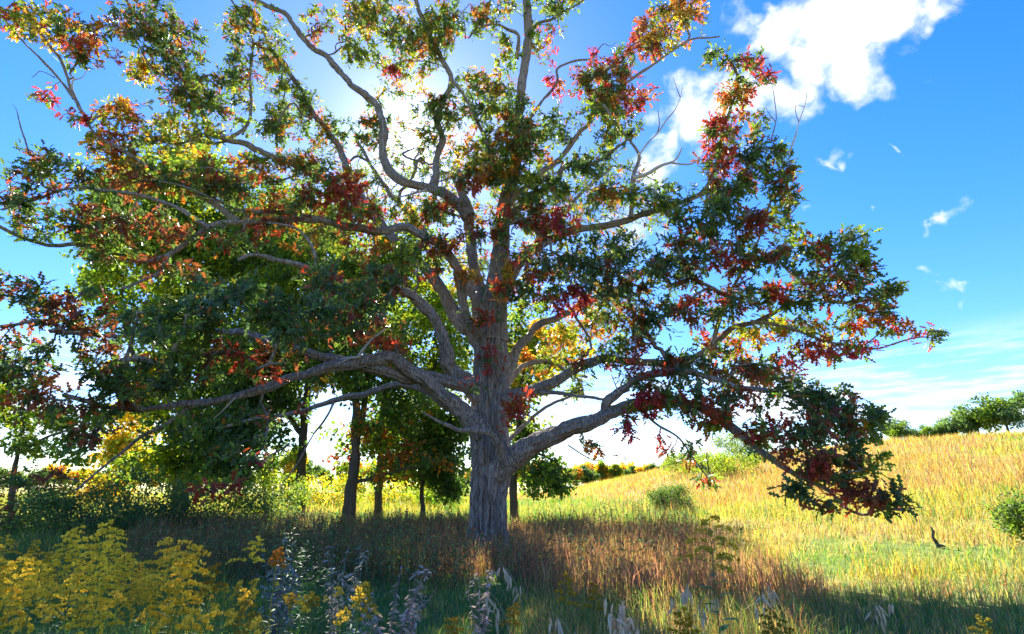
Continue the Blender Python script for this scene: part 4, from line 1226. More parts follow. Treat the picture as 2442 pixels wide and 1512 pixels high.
leafy_tree('forked_tree', 'forked brown trunk with open green crown beside the oak trunk', 'tree', (gx(834, 25), 25),
           [([(832, 1225), (836, 1180), (843, 1110), (850, 1050), (850, 960), (848, 860), (850, 720)], 16, 6, 25, 25), ([(850, 1050), (868, 980), (876, 900), (890, 800)], 9, 4, 25, 25.5), ([(845, 1150), (890, 1140), (960, 1120), (1030, 1110)], 5, 2, 25, 24.5)],
           [(850, 860, 110, 80, 25, .8, 'GDL'), (900, 760, 120, 90, 25.5, .9, 'LGY'), (860, 640, 110, 80, 25.5, .8, 'LGYL'), (960, 940, 80, 70, 25.5, .9, 'GLG'), (1000, 1110, 80, 22, 24.6, .6, 'DGO'), (960, 1080, 90, 30, 24.6, .4, 'GMO'), (800, 1060, 60, 40, 25, .35, 'LGR'), (900, 1000, 80, 60, 25.5, .7, 'GLO'), (800, 900, 90, 50, 25.5, .8, 'GDL'), (960, 640, 100, 70, 26, .9, 'LYG'), (930, 1150, 70, 30, 25, .4, 'GO'), (900, 900, 90, 60, 25.5, 1, 'GDL'), (880, 1060, 70, 50, 26, .6, 'GLY'), (900, 680, 90, 80, 26, 1, 'LGY'), (960, 560, 80, 60, 26.5, .8, 'YLG')],
           None, 0.16, 3.4, 16, seed=7)
leafy_tree('slim_tree', 'slim dark trunk with green crown just behind the forked tree', 'tree', (gx(905, 30), 30),
           [([(903, 1215), (906, 1140), (910, 1060), (915, 960), (930, 840), (945, 720)], 10, 4, 30, 30)],
           [(930, 1010, 80, 60, 30, 1, 'GLG'), (1000, 980, 80, 60, 30, 1, 'GLY'), (1030, 1060, 60, 60, 30, 1, 'GDG'), (960, 860, 90, 70, 30, .9, 'LGY'), (1010, 760, 90, 80, 30, .8, 'LYG'), (960, 1110, 90, 60, 30, .8, 'GLY'), (1050, 1140, 50, 50, 30, 1, 'GL'), (1050, 900, 80, 80, 30, 1, 'LGY'), (1080, 700, 90, 80, 30, .8, 'YLG'), (980, 1040, 80, 60, 30, 1, 'GLY')],
           None, 0.17, 3.0, 16, seed=9)
leafy_tree('leafy_sapling', 'thin trunked leafy tree close to the left edge of the oak trunk', 'tree', (gx(1008, 28), 28),
           [([(1008, 1215), (1006, 1140), (1010, 1060), (1020, 960), (1040, 860)], 6, 3, 28, 28)],
           [(1060, 1110, 50, 70, 27.5, 1.1, 'GDG'), (1040, 1010, 60, 60, 28, 1, 'GGL'), (1085, 1150, 30, 50, 27, 1.1, 'DG'), (990, 1150, 50, 30, 30, .7, 'LYG'), (1060, 900, 70, 60, 28, .9, 'LGY'), (1090, 820, 60, 60, 28, .8, 'LGY'), (1030, 1080, 80, 80, 28, 1, 'GDL'), (1085, 1060, 35, 80, 27.5, 1.1, 'GD')],
           None, 0.15, 3.4, 16, seed=11)
leafy_tree('low_crowned_tree', 'dark green low crowned tree right behind the oak trunk in the field', 'tree', (gx(1226, 25), 25),
           [([(1226, 1225), (1224, 1180), (1226, 1120), (1235, 1050), (1240, 960), (1250, 880)], 10, 5, 25, 25), ([(1228, 1100), (1270, 1080), (1320, 1100), (1350, 1140)], 5, 2, 25, 24.3)],
           [(1285, 1130, 70, 42, 24.5, 1.5, 'DGGL'), (1260, 1080, 60, 40, 25, 1.4, 'GDL'), (1330, 1165, 36, 22, 24.2, 1.4, 'DG'), (1230, 990, 80, 60, 25, .8, 'LGY'), (1250, 880, 110, 80, 25.5, .9, 'LYGA'), (1330, 830, 90, 70, 26, .8, 'YLA'), (1200, 780, 120, 80, 25.5, .5, 'LYG')],
           None, 0.16, 3.6, 18, seed=13)
leafy_tree('edge_tree', 'pale green open crowned tree by the thicket at the left', 'tree', (gx(30, 24), 24),
           [([(30, 1225), (34, 1120), (50, 1040), (70, 960)], 8, 3, 24, 24), ([(40, 1080), (120, 1040), (180, 1020)], 4, 2, 24, 23.5)],
           [(90, 990, 130, 50, 24, .9, 'LGY'), (60, 1050, 90, 40, 24, .8, 'LGG'), (160, 1070, 80, 40, 23.5, .6, 'LG'), (0, 980, 80, 60, 24, .8, 'LY'), (210, 1000, 70, 50, 24, .7, 'YL')],
           None, 0.15, 3.4, 14, seed=15)
leafy_tree('yellow_tree', 'bright yellow autumn tree glowing behind the thicket', 'tree', (gx(300, 40), 40),
           [([(300, 1215), (300, 1120), (310, 1030), (320, 960)], 7, 3, 40, 40)],
           [(310, 1010, 60, 50, 40, 1.1, 'AYA'), (270, 1100, 70, 50, 40, 1.1, 'AYL'), (240, 1160, 60, 30, 40, 1.1, 'AYA'), (350, 1060, 50, 50, 40, 1, 'YAL')],
           None, 0.22, 2.2, 16, seed=17)


def shrub(name, label, px, Y, w, h, pl, leaf=0.07, nt=160, nl=14, seed=1, group=None, cat='shrub', stemc=None):
    g = np.random.default_rng(seed)
    x = gx(px, Y)
    z0 = float(H(x, Y))
    root = link(name, None, loc=(x, Y, z0), rot=(0, 0, g.random() * 6))
    tag(root, label, cat, group)
    A = Acc()
    nst = 7
    sk = Skel(4000)
    for i in range(nst):
        a = g.random() * 6.28
        rr = w * 0.42 * g.random()
        pts = catmull(np.array([[0.05 * math.cos(a), 0.05 * math.sin(a), -0.05], [rr * .4 * math.cos(a), rr * .4 * math.sin(a), h * .35], [rr * math.cos(a), rr * math.sin(a), h * (.55 + .25 * g.random())]]), 0.15)
        V, Fq, _ = tube(pts, np.linspace(0.018, 0.007, len(pts)) * (h / 1.2) ** .5, 5)
        A.add(V, Fq, (1, 1, 1))
        sk.add_path(pts[1:])
    link('stems', A.mesh('stems', M_BARK2, True), root)
    q = norm(g.normal(0, 1, (nt, 3))) * (g.random((nt, 1)) ** (1 / 2.6))
    nc = 16
    cc = norm(g.normal(0, 1, (nc, 3))) * 0.85
    q = np.where(g.random((nt, 1)) < 0.6, cc[g.integers(0, nc, nt)] + g.normal(0, .16, (nt, 3)), q)
    q = q * np.where(g.random((nt, 1)) < 0.2, 1.05 + 0.4 * g.random((nt, 1)), 1.0)
    tips = q * np.array([w / 2, w / 2, h * 0.46]) + np.array([0, 0, h * 0.54])
    tips[:, 2] = np.maximum(tips[:, 2], 0.08)
    paths, tdir = sk.connect(tips, g, stepl=0.25)
    cnt = sk.counts([i[-1] for _, i in paths])
    o = link('twigs', twig_mesh(sk, paths, cnt, 0.003, 0.45).mesh('twigs', M_BARK2, True), root)
    o['kind'] = 'stuff'
    n = nt * nl
    ti = np.repeat(np.arange(nt), nl)
    pos = tips[ti] + g.normal(0, leaf * 1.4, (n, 3))
    direc = norm(g.normal(0, 1, (n, 3)) + tdir[ti] * .8)
    nrm = norm(np.array([0, 0, .8]) + g.normal(0, .6, (n, 3)))
    ln = leaf * (0.7 + 0.7 * g.random(n))
    pal = np.array([LK.index(c) for c in pl])
    k = pal[g.integers(0, len(pal), nt)][ti]
    c = LARR[k] * (0.7 + 0.6 * g.random((n, 1)))
    V, Fq, C = leaf_mesh(pos, direc, nrm, ln, c, DIA_V, DIA_F)
    o = link('foliage', mesh_np('foliage', V, Fq, M_BGLEAF, C), root)
    o['kind'] = 'stuff'
    return root


SHR = [
    ('thicket_shrub', 'dark thicket shrub at the foot of the pale edge tree', 40, 19, 3.6, 2.2, 'DGM', .09, 320, 31),
    ('thicket_shrub', 'blue green low shrub between the thicket and the goldenrod stand', 190, 17, 3.4, 1.4, 'BGG', .08, 300, 32),
    ('thicket_shrub', 'dense dark green shrub under the yellow autumn tree', 330, 20, 4.2, 2.1, 'DGB', .09, 320, 33),
    ('thicket_shrub', 'broad green shrub under the drooping red oak twigs', 520, 20, 4.2, 1.8, 'GDB', .08, 320, 34),
    ('thicket_shrub', 'green leafy shrub beside the straight dark trunk', 640, 24, 3.0, 2.3, 'LGY', .10, 260, 35),
    ('sunlit_bush', 'sunlit yellow green bush seen between the straight trunk and the forked trunk', 780, 40, 5.0, 2.3, 'YLA', .16, 260, 36),
    ('sunlit_bush', 'sunlit yellow bush seen right of the forked trunk', 955, 42, 5.0, 2.0, 'AYL', .16, 240, 37),
    ('sunlit_bush', 'small sunlit bush behind the thin leafy tree', 1050, 40, 3.5, 1.6, 'YLL', .15, 200, 38),
    ('field_bush', 'rounded dark green bush alone in the yellow field', 1597, 23, 1.7, 1.15, 'GDG', .06, 380, 39),
    ('field_bush', 'pale green bush on the slope beyond the hanging oak branch', 1780, 46, 4.2, 2.6, 'LBG', .13, 300, 40),
    ('field_bush', 'loose yellow green shrub low on the slope under the pale bush', 1740, 36, 4.0, 1.5, 'LYL', .11, 260, 41),
    ('field_bush', 'low spreading light green shrub beside the loose yellow green shrub', 1660, 42, 4.5, 1.5, 'LYG', .12, 240, 42),
    ('field_bush', 'small green bush at the right rim of the meadow near the stump', 2438, 10.5, .8, .8, 'GLG', .06, 200, 43),
]
for (nm, lb, px, Y, w, h, pl, lf, nt, sd) in SHR:
    shrub(nm, lb, px, Y, w, h, pl, lf, nt, 16, sd)

# the slim bare sapling on the slope
shrub('bare_sapling', 'thin grey sapling with few leaves standing in the yellow field', 1697, 30, .7, 2.6, 'LG', .07, 26, 4, 51, cat='tree')


# far trees: one tree of each kind, then copies
def far_tree(name, pl, w, h, seed):
    g = np.random.default_rng(seed)
    root = link(name, None)
    V, Fq, _ = tube(np.array([[0, 0, -.3], [0.05, 0, h * .3], [0, .05, h * .75]]), np.array([.22, .16, .05]) * h / 8, 7)
    link('trunk', mesh_np('trunk', V, Fq, M_BARK2, None, True), root)
    nc = 26
    cc = norm(g.normal(0, 1, (nc, 3))) * (g.random((nc, 1)) ** .4)
    n = 4600
    ci = g.integers(0, nc, n)
    q = cc[ci] * .82 + norm(g.normal(0, 1, (n, 3))) * (g.random((n, 1)) ** .5) * .30
    pos = q * np.array([w / 2, w / 2, h * .43]) + np.array([0, 0, h * .55])
    pal = np.array([LK.index(c) for c in pl])
    kc = pal[g.integers(0, len(pal), nc)]
    c = LARR[kc[ci]] * (0.7 + .6 * g.random((n, 1)))
    V, Fq, C = leaf_mesh(pos, norm(g.normal(0, 1, (n, 3))), norm(g.normal(0, .6, (n, 3)) + np.array([0, -.2, .8])), h * .055 * (.6 + .8 * g.random(n)), np.clip(c, .01, .7), DIA_V, DIA_F)
    o = link('crown', mesh_np('crown', V, Fq, M_BGLEAF, C), root)
    o['kind'] = 'stuff'
    return root


def at(root, px, Y, s, rz):
    x = gx(px, Y)
    root.location = (x, Y, float(H(x, Y)) - 0.1)
    root.rotation_euler = (0, 0, rz)
    root.scale = (s, s, s)


FAR = {
    'O': ('far_tree', 'AYO', 7, 8, 61, 'distant orange autumn tree in the far tree line across the field', 'orange trees of the far tree line'),
    'G': ('far_tree', 'BGL', 7, 7, 62, 'distant green tree in the far tree line across the field', 'green trees of the far tree line'),
    'Y': ('far_tree', 'YLA', 6, 9, 63, 'distant pale yellow tree in the far tree line across the field', 'yellow trees of the far tree line'),
}
protos = {}
far_list = []
g = np.random.default_rng(8)
for i, px in enumerate(np.arange(1318, 1860, 17)):
    far_list.append(('OYOGOGGYOOGO'[int(g.integers(0, 12))], px + g.normal(0, 5), 165 + 45 * g.random(), 0.9 + 0.45 * g.random()))
for i, px in enumerate(np.arange(-60, 1318, 46)):
    far_list.append(('YGOYLG'.replace('L', 'G')[int(g.integers(0, 6))], px + g.normal(0, 10), 120 + 60 * g.random(), 0.8 + 0.45 * g.random()))
for k, px, Y, s in far_list:
    nm, pl, w, h, sd, lb, gr = FAR[k]
    if k not in protos:
        protos[k] = far_tree(nm, pl, w, h, sd)
        t = protos[k]
    else:
        t = copy_tree(protos[k])
    tag(t, lb, 'tree', gr)
    at(t, px, Y, s, g.random() * 6)

hill = far_tree('hill_tree', 'GLLB', 6.5, 5.2, 71)
HILL = [(2375, 58, .84, 'round crowned green tree on the hill crest, broadest of its row'), (2450, 57, 1.05, 'tall green tree at the end of the hill crest row'),
        (2165, 60, .62, 'small round green tree on the hill crest closest to the oak branch'), (2220, 62, .45, 'low yellowish shrub tree on the crest between two green ones'),
        (2268, 61, .5, 'low green shrub tree on the crest beside the broad round tree'), (2318, 60, .62, 'middling green tree on the crest touching the broad round tree')]
for i, (px, Y, s, lb) in enumerate(HILL):
    t = hill if i == 0 else copy_tree(hill)
    tag(t, lb, 'tree', 'trees along the hill crest')
    at(t, px, Y, s, i * 1.3)


# ------------------------------------------------------------------ brown weeds behind the goldenrod
def weeds():
    g = np.random.default_rng(77)
    A = Acc()
    n = 2600
    for i in range(n):
        Y = 9.5 + 13 * g.random() ** 1.3
        px = 330 + 800 * g.random() if g.random() < 0.85 else 1150 + 500 * g.random()
        x = gx(px, Y)
        if math.hypot(x - OAK[0], Y - OAK[1]) < 0.7:
            continue
        z = float(H(x, Y))
        h = 0.45 + 0.5 * g.random()
        ln_ = g.normal(0, .12, 2)
        wv = 0.004 * max(1, Y / 8)
        b = np.array([x, Y, z])
        t = b + np.array([ln_[0], ln_[1], h])
        A.add([b - [wv, 0, 0], b + [wv, 0, 0], t + [wv * .5, 0, 0], t - [wv * .5, 0, 0]], np.array([[0, 1, 2, 3]]), BROWN * (.7 + .6 * g.random()))
        m = 9
        u = 0.25 + 0.75 * g.random(m)
        pos = b + (t - b) * u[:, None]
        a = g.random(m) * 6.28
        d = np.stack([np.cos(a), np.sin(a), -0.7 + 0.6 * g.random(m)], -1)
        base = (BROWN * 1.3, DGREEN * 1.5, RUST * .6)[int(g.random() * 2.6)]
        V, Fq, C = leaf_mesh(pos, norm(d), norm(g.normal(0, 1, (m, 3)) + [0, -.5, .6]), (.05 + .05 * g.random(m)), np.tile(base, (m, 1)) * (.6 + .8 * g.random((m, 1))), DIA_V * np.array([1, .6, 1]), DIA_F)
        A.add(V, Fq, C)
    o = link('withered_weeds', A.mesh('withered_weeds', M_DRY))
    tag(o, 'dark brown withered weeds standing round the oak and along the thicket', 'weeds', kind='stuff')


weeds()

# ------------------------------------------------------------------ goldenrod
LANCE_V = np.array([(0, 0, 0), (.35, .085, .02), (.7, .07, -.03), (1, 0, -.14), (.7, -.07, -.03), (.35, -.085, .02)])
LANCE_F = np.array([[0, 1, 5], [2, 3, 4]])
LANCE_Q = np.array([[1, 2, 4, 5]])


def lance_mesh(pos, d, nrm, ln, c, wide=1.0):
    TV = LANCE_V * np.array([1, wide, 1])
    V, _, C = leaf_mesh(pos, d, nrm, ln, c, TV, LANCE_F)
    n = len(pos)
    i = np.arange(n)[:, None, None] * 6
    return V, [(i + LANCE_F[None]).reshape(-1, 3), (i + LANCE_Q[None]).reshape(-1, 4)], C


def goldenrod(seed, leafc, flowc, h=1.3, nleaf=70, plume=0.26, pw=0.13, nbr=16, wide=1.0, llen=0.095, single=False, name='goldenrod_plant', dens=1.0):
    g = np.random.default_rng(seed)
    root = link(name, None)
    bend = g.normal(0, .05, 2)
    zs = np.linspace(0, 1, 12)
    stem = np.stack([bend[0] * zs ** 2, bend[1] * zs ** 2, zs * h], -1)
    V, Fq, _ = tube(stem, np.linspace(.0045, .0018, 12), 5)
    me = mesh_np('stem', V, Fq, M_PLANT, np.tile(np.array(leafc) * np.array([1.1, .9, .8]), (len(V), 1)), True)
    link('stem', me, root)
    u = 0.06 + 0.80 * (np.arange(nleaf) + g.random(nleaf) * .6) / nleaf
    pos = np.stack([np.interp(u, zs, stem[:, k]) for k in range(3)], -1)
    a = np.arange(nleaf) * 2.4 + g.normal(0, .25, nleaf)
    d = norm(np.stack([np.cos(a), np.sin(a), .25 - .5 * g.random(nleaf) + .25 * u], -1))
    ln = llen * (1.2 - .55 * u) * (.8 + .4 * g.random(nleaf))
    c = np.array(leafc) * (.75 + .5 * g.random((nleaf, 1))) * (1 + .08 * g.normal(0, 1, (nleaf, 3)))
    nrm = norm(np.array([0, 0, 1.0]) + g.normal(0, .2, (nleaf, 3)))
    if single:
        X, Yv, Z = leaf_frames(pos, d, nrm, ln)
        tm = {}
        for i in range(nleaf):
            k = i % 5
            if k not in tm:
                TV = LANCE_V * np.array([1, wide, 1])
                tm[k] = mesh_np('leaf', TV, [LANCE_F, LANCE_Q], M_PLANT, np.tile(c[i], (6, 1)))
            lo = link('leaf', tm[k], root)
            m = Matrix(((X[i, 0], Yv[i, 0], Z[i, 0], 0), (X[i, 1], Yv[i, 1], Z[i, 1], 0), (X[i, 2], Yv[i, 2], Z[i, 2], 0), (0, 0, 0, 1)))
            lo.matrix_basis = Matrix.Translation(pos[i]) @ m @ Matrix.Scale(float(ln[i]), 4)
    else:
        V, Fs, C = lance_mesh(pos, d, nrm, ln, c, wide)
        o = link('foliage', mesh_np('foliage', V, Fs, M_PLANT, C), root)
        o['kind'] = 'stuff'
    A = Acc()
    for i in range(nbr):
        t = i / (nbr - 1)
        z = h - plume * (1 - t)
        q = np.array([np.interp(z / h, zs, stem[:, 0]), np.interp(z / h, zs, stem[:, 1]), z])
        aa = i * 2.4 + g.normal(0, .3)
        L = pw * (1 - .75 * t) * (.7 + .5 * g.random()) + .015
        v = np.linspace(0, 1, 6)
        br = q + np.stack([np.cos(aa) * L * v, np.sin(aa) * L * v, L * (.62 * v - .60 * v ** 2)], -1)
        V, Fq, _ = tube(br, np.linspace(.0016, .0008, 6), 3)
        A.add(V, Fq, np.array(leafc))
        # florets stand in a one-sided row on top of each arching spray
        nf = int((8 + 34 * L / .1) * dens)
        w = .18 + .82 * g.random(nf)
        side = np.array([-math.sin(aa), math.cos(aa), 0])
        fp = (np.stack([np.interp(w, v, br[:, k]) for k in range(3)], -1) + side * g.normal(0, .007, (nf, 1)) * (1.25 - w)[:, None]
              + np.array([0, 0, 1]) * (.002 + .012 * g.random((nf, 1))))
        fl = .010 + .007 * g.random(nf)
        V, Fq, C = leaf_mesh(fp, norm(g.normal(0, .6, (nf, 3)) + [0, 0, 1]), norm(g.normal(0, 1, (nf, 3)) + [0, -.6, .3]), fl, np.array(flowc) * (.7 + .5 * g.random((nf, 1))), DIA_V * np.array([1, 1.25, 1]), DIA_F)
        A.add(V, Fq, C)
    link('flower_plume', A.mesh('flower_plume', M_FLOWER), root)
    return root


GOLD = (0.94, 0.70, 0.07)
DGOLD = (0.84, 0.58, 0.07)
GL = (0.13, 0.26, 0.06)
kinds = [goldenrod(100, GL, GOLD, 1.3, 80, .24, .22, 22), goldenrod(101, (.12, .24, .08), GOLD, 1.3, 74, .30, .15, 24), goldenrod(102, GL, DGOLD, 1.3, 80, .22, .20, 20), goldenrod(103, (.17, .28, .05), (.86, .56, .05), 1.3, 70, .32, .13, 24)]
leafy_kinds = [goldenrod(110, (.15, .30, .07), DGOLD, 1.0, 86, .04, .02, 4, 1.2), goldenrod(111, (.20, .33, .06), DGOLD, 1.0, 80, .04, .02, 4, 1.3), goldenrod(112, (.12, .26, .09), DGOLD, 1.0, 90, .04, .02, 4, 1.0)]
used = set()


def plant(proto, px, top, Y, hh, lean, lb, gr):
    q = P(px, top, Y)
    zg = float(H(q[0], Y))
    t = proto if proto.name not in used else copy_tree(proto)
    used.add(proto.name)
    s = (q[2] - zg) / hh
    t.location = (q[0], Y, zg - .01)
    t.rotation_euler = (g.normal(0, .06), g.normal(lean, .07), g.random() * 6.28)
    t.scale = (s, s, s)
    tag(t, lb, 'goldenrod', gr)


g = np.random.default_rng(90)
for i in range(36):
    Y = 2.6 + 3.0 * g.random()
    px = -110 + 600 * g.random()
    top = 1242 + 118 * g.random() ** 1.1 + max(0, px - 200) * 0.22
    if i % 5 == 0:
        top += 70 * g.random()
    plant(kinds[int(g.integers(0, 4))], px, top, Y, 1.3, .12, 'yellow flowered goldenrod in the dense stand growing beyond the grey dried weeds', 'goldenrods of the dense stand')
for i in range(58):
    Y = 2.2 + 1.8 * g.random()
    px = -120 + 720 * g.random()
    top = 1370 + 110 * g.random() + max(0, px - 300) * .12
    plant(leafy_kinds[int(g.integers(0, 3))], px, top, Y, 1.0, .10, 'green leafy goldenrod shoot without bloom in front of the yellow stand', 'leafy goldenrod shoots')

for i in range(34):
    Y = 2.6 + 2.2 * g.random()
    px = 430 + 470 * g.random()
    top = 1385 + 95 * g.random()
    plant(leafy_kinds[int(g.integers(0, 3))], px, top, Y, 1.0, .04, 'low leafy green shoot among the grey dried plants', 'leafy shoots among the dried plants')

SOLO = [
    (660, 1312, 3.2, (.36, .40, .03), (.50, .20, .035), .085, .045, 12, 1.2, .075, 46, 'goldenrod stalk with bright lime yellow leaves and a rusty orange head'),
    (575, 1288, 3.6, (.06, .14, .06), GOLD, .15, .12, 12, 1.0, .09, 60, 'goldenrod with an arching bright yellow head above blue green leaves'),
    (500, 1355, 3.2, (.16, .25, .04), (.52, .28, .03), .14, .09, 11, 1.1, .09, 60, 'goldenrod with orange tinted heads beside the dense stand'),
    (870, 1395, 3.6, (.26, .30, .05), (.50, .36, .03), .20, .05, 12, 1.1, .07, 40, 'yellowing narrow goldenrod in front of the large grey dried plant'),
    (1685, 1238, 2.5, (.11, .25, .08), (.50, .38, .05), .20, .15, 15, 2.0, .13, 44, 'tall broad leaved goldenrod with an olive plume in the rufous grass'),
    (1330, 1375, 3.3, (.14, .21, .04), (.40, .28, .03), .16, .08, 11, 1.1, .07, 44, 'bushy olive goldenrod beside the pale drooping grass heads'),
    (1405, 1395, 3.5, (.12, .19, .04), (.36, .24, .03), .14, .06, 10, 1.1, .07, 40, 'slender olive goldenrod next to the bushy olive one'),
    (1585, 1458, 2.9, (.13, .20, .04), (.48, .33, .03), .14, .06, 11, 1.1, .06, 40, 'short goldenrod with a yellow spike under the tall broad leaved one'),
    (1628, 1478, 2.8, (.12, .19, .04), (.46, .31, .03), .12, .04, 9, 1.1, .06, 36, 'short thin goldenrod spike right beside the short yellow one'),
    (740, 1420, 3.4, (.15, .22, .05), (.52, .33, .04), .07, .05, 8, 1.1, .06, 36, 'goldenrod with two small yellow tufts in the shaded grass'),
    (700, 1425, 3.3, (.15, .22, .05), (.52, .33, .04), .06, .05, 8, 1.1, .06, 36, 'goldenrod with one small yellow tuft beside the lime stalk'),
    (610, 1440, 2.9, (.15, .20, .05), (.40, .28, .05), .16, .10, 14, 1.1, .06, 40, 'fading brownish gold goldenrod below the lime stalk'),
    (1215, 1440, 3.3, (.13, .20, .05), (.48, .28, .04), .10, .05, 9, 1.1, .06, 36, 'small orange gold goldenrod in front of the oak trunk'),
    (2330, 1478, 3.2, (.20, .30, .05), (.44, .34, .05), .10, .07, 9, 1.1, .07, 40, 'yellow green goldenrod in the grass at the right below the stump'),
    (1120, 1478, 3.0, (.13, .20, .05), (.45, .27, .04), .10, .07, 10, 1.1, .06, 36, 'low brownish gold goldenrod in the dark shaded grass'),
    (420, 1320, 4.2, (.09, .19, .05), GOLD, .16, .12, 14, 1.0, .09, 50, 'goldenrod at the outer end of the dense stand with a wide plume'),
    (1790, 1462, 3.0, (.14, .20, .05), (.36, .26, .04), .12, .06, 10, 1.1, .07, 40, 'thin olive goldenrod just right of the tall broad leaved one'),
    (1880, 1475, 3.1, (.14, .20, .05), (.33, .25, .04), .12, .07, 10, 1.1, .07, 40, 'faded olive goldenrod in the dry grass beside a pale grass head'),
]
for i, (px, py, Y, lc, fc, pl, pw, nb, wide, ll, nlf, lb) in enumerate(SOLO):
    q = P(px, py, Y)
    zg = float(H(q[0], Y))
    h = max(.4, q[2] - zg)
    t = goldenrod(200 + i, lc, fc, h, nlf, pl, pw, nb, wide, ll, single=(i in (0, 4, 5)), dens=.9 if i == 4 else 1.0)
    t.location = (q[0], Y, zg - .01)
    t.rotation_euler = (0, 0, i * 1.1)
    tag(t, lb, 'goldenrod')


# ------------------------------------------------------------------ grey dried plants
def dried(px, py, Y, w, lb, seed, tone=(.43, .35, .31), nbr=9):
    g = np.random.default_rng(seed)
    q = P(px, py, Y)
    zg = float(H(q[0], Y))
    h = q[2] - zg
    root = link('dried_plant', None, loc=(q[0], Y, zg))
    tag(root, lb, 'dried plant')
    A, Bc = Acc(), Acc()
    for i in range(nbr):
        a = g.random() * 6.28
        L = w * 1.5 * (.3 + .7 * g.random())
        v = np.linspace(0, 1, 7)
        top = h * (.72 + .28 * g.random())
        st = np.stack([np.cos(a) * L * v ** 2, np.sin(a) * L * v ** 2, top * v], -1)
        V, Fq, _ = tube(st, np.linspace(.005, .002, 7), 4)
        A.add(V, Fq, np.array(tone) * .6)
        m = 26
        u = .4 + .6 * g.random(m)
        pos = np.stack([np.interp(u, v, st[:, k]) for k in range(3)], -1)
        aa = g.random(m) * 6.28
        d = norm(np.stack([np.cos(aa), np.sin(aa), -.9 + .9 * g.random(m)], -1))
        V, Fs, C = lance_mesh(pos, d, norm(g.normal(0, 1, (m, 3))), .035 + .045 * g.random(m), np.array(tone) * (.6 + .7 * g.random((m, 1))), 1.5)
        Bc.add(V, Fs, C)
    link('stems', A.mesh('stems', M_DRY), root)
    o = link('withered_leaves', Bc.mesh('withered_leaves', M_DRY), root)
    o['kind'] = 'stuff'


dried(685, 1275, 4.6, .16, 'grey green withered plant behind the lime goldenrod stalk', 301, (.24, .29, .28), 10)
dried(690, 1325, 4.3, .14, 'dark grey crumpled dried plant under the grey green withered one', 302, (.30, .26, .24), 7)
dried(815, 1288, 5.2, .15, 'grey dried plant with curled leaves in front of the brown weeds', 303, (.33, .31, .29), 7)
dried(855, 1280, 5.3, .08, 'thin dried stalk with a blue grey leaf tuft', 304, (.25, .31, .30), 3)
dried(935, 1345, 4.3, .26, 'large lavender grey dried plant with drooping shrivelled leaves', 305, (.46, .36, .33), 14)
dried(992, 1310, 4.8, .08, 'small grey dried stalk behind the large lavender grey plant', 306, (.43, .35, .31), 4)
dried(1150, 1355, 4.6, .14, 'small lavender grey dried plant in front of the oak trunk', 307, (.46, .36, .33), 6)
dried(885, 1460, 3.6, .12, 'grey dried tuft beneath the yellowing narrow goldenrod', 308, (.36, .33, .33), 6)


# ------------------------------------------------------------------ pale drooping grass heads
def spikelet():
    V = np.array([(0, 0, 0), (.006, .003, -.02), (-.006, .003, -.02), (0, -.006, -.02), (.004, .002, -.045), (-.004, .002, -.045), (0, -.004, -.045), (0, 0, -.07)])
    Fl = np.array([[0, 1, 2], [0, 3, 1], [0, 2, 3], [7, 5, 4], [7, 4, 6], [7, 6, 5]])
    Fq = np.array([[1, 4, 5, 2], [3, 6, 4, 1], [2, 5, 6, 3]])
    return V, [Fl, Fq]


SV, SF = spikelet()
SPK = mesh_np('spikelet', SV, SF, M_DRY, np.tile(np.array([.62, .50, .36]), (8, 1)))


def brome(px, py, Y, n, lb, seed, side=1, spread=.16):
    g = np.random.default_rng(seed)
    q = P(px, py - 45, Y)
    zg = float(H(q[0], Y))
    h = q[2] - zg
    root = link('dry_grass_stalk', None, loc=(q[0] + .1 * side, Y, zg))
    tag(root, lb, 'dry grass')
    v = np.linspace(0, 1, 16)
    st = np.stack([-side * (.12 * v + .20 * np.clip(v - .72, 0, 1) ** 1.3 * 3.0), .02 * v, h * (v - .75 * np.clip(v - .80, 0, 1) ** 1.7 * 2)], -1)
    V, Fq, _ = tube(st, np.linspace(.0028, .0012, 16), 4)
    link('stem', mesh_np('stem', V, Fq, M_DRY, np.tile(np.array([.45, .36, .24]), (len(V), 1))), root)
    for i in range(n):
        u = .80 + .20 * (i + g.random()) / n
        p = np.array([np.interp(u, v, st[:, k]) for k in range(3)])
        s = .8 + .7 * g.random()
        link('spikelet', SPK, root, loc=p + np.array([g.normal(0, .018), g.normal(0, .018), -spread * .25 * g.random()]), rot=(g.normal(0, .3), g.normal(.15 * side, .25), g.random() * 6.28), scale=(s * 1.15, s * 1.15, s))


brome(1240, 1340, 3.6, 16, 'pale drooping grass head before the oak trunk', 401, 1)
brome(1210, 1395, 3.2, 10, 'small pale grass head hanging over the dark shaded grass', 402, 1)
brome(1520, 1400, 2.8, 40, 'heavy cream grass head with many hanging spikelets', 403, 1, .5)
brome(1530, 1440, 2.75, 34, 'cream grass head hanging just under the heavy one', 404, 1, .5)
brome(1590, 1385, 3.4, 12, 'thin cream grass head above the short yellow goldenrod', 405, -1)
brome(1640, 1405, 3.2, 9, 'few hanging cream spikelets left of the tall broad leaved goldenrod', 406, -1)
brome(1790, 1385, 3.4, 9, 'cream grass head right of the tall broad leaved goldenrod', 407, -1)
brome(1470, 1478, 2.7, 7, 'short cream grass head low in the rufous grass', 408, -1)
brome(1660, 1490, 2.7, 12, 'broad cream grass head below the tall goldenrod', 409, -1, .3)
brome(2065, 1430, 3.6, 9, 'pale grass head in the short grass below the green strip', 410, -1)
brome(1990, 1500, 3.0, 9, 'pale grass head low beside the faded olive goldenrod', 411, -1)
brome(1370, 1450, 3.0, 10, 'pale grass head between the two olive goldenrods', 412, 1)


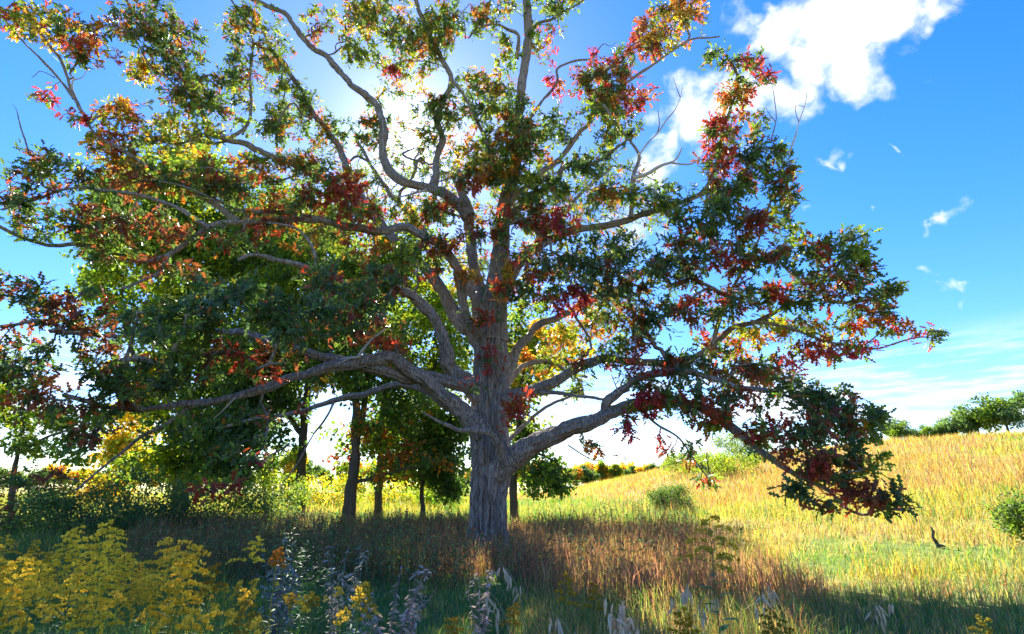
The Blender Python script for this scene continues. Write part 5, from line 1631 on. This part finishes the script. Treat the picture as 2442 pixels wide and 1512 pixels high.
# fern-like green weed
def feathery(px, py, Y, lb, seed):
    g = np.random.default_rng(seed)
    q = P(px, py, Y)
    zg = float(H(q[0], Y))
    h = q[2] - zg
    root = link('feathery_weed', None, loc=(q[0], Y, zg))
    tag(root, lb, 'weed')
    v = np.linspace(0, 1, 8)
    st = np.stack([-.12 * v ** 2, 0 * v, h * v], -1)
    V, Fq, _ = tube(st, np.linspace(.007, .002, 8), 5)
    link('stem', mesh_np('stem', V, Fq, M_PLANT, np.tile((.06, .13, .05), (len(V), 1))), root)
    n = 420
    u = .15 + .85 * g.random(n)
    a = g.random(n) * 6.28
    L = .30 * (1 - u) ** .8 + .02
    rr = g.random(n) * L
    p0 = np.stack([np.interp(u, v, st[:, k]) for k in range(3)], -1)
    pos = p0 + np.stack([np.cos(a) * rr, np.sin(a) * rr, rr * .5], -1)
    d = norm(np.stack([np.cos(a), np.sin(a), .4 + 0 * a], -1) + g.normal(0, .4, (n, 3)))
    V, Fs, C = lance_mesh(pos, d, norm(g.normal(0, .4, (n, 3)) + [0, 0, 1]), .05 + .05 * g.random(n), np.array([.045, .12, .045]) * (.7 + .6 * g.random((n, 1))), .7)
    o = link('foliage', mesh_np('foliage', V, Fs, M_PLANT, C), root)
    o['kind'] = 'stuff'


feathery(722, 1243, 5.6, 'feathery dark green weed rising behind the grey withered plants', 501)
feathery(770, 1290, 5.6, 'shorter feathery green weed beside the tall feathery one', 502)


# the little charred stump in the green strip
def stump():
    q = P(2238, 1325, 11.0)
    x, Y = q[0], 11.0
    z = float(H(x, Y))
    root = link('broken_stump', None, loc=(x, Y, z))
    tag(root, 'small dark broken stump standing in the short green strip', 'stump')
    pts = catmull(np.array([[.06, 0, -.05], [.03, 0, .08], [-.02, .01, .2], [.0, 0, .3], [-.03, 0, .38]]), .03)
    rr = np.interp(np.linspace(0, 1, len(pts)), [0, .3, .6, .8, 1], [.06, .045, .035, .04, .015])
    V, Fs = barked(pts, rr, 14, 5, .3, .015)
    link('stem', mesh_np('stem', V, Fs, M_BARK2, None, True), root)
    pts = catmull(np.array([[.03, 0, .03], [.09, -.02, .05], [.15, -.02, .03]]), .03)
    V, Fs = barked(pts, np.linspace(.035, .015, len(pts)), 10, 6, .3, .01)
    link('root_stub', mesh_np('root_stub', V, Fs, M_BARK2, None, True), root)


stump()
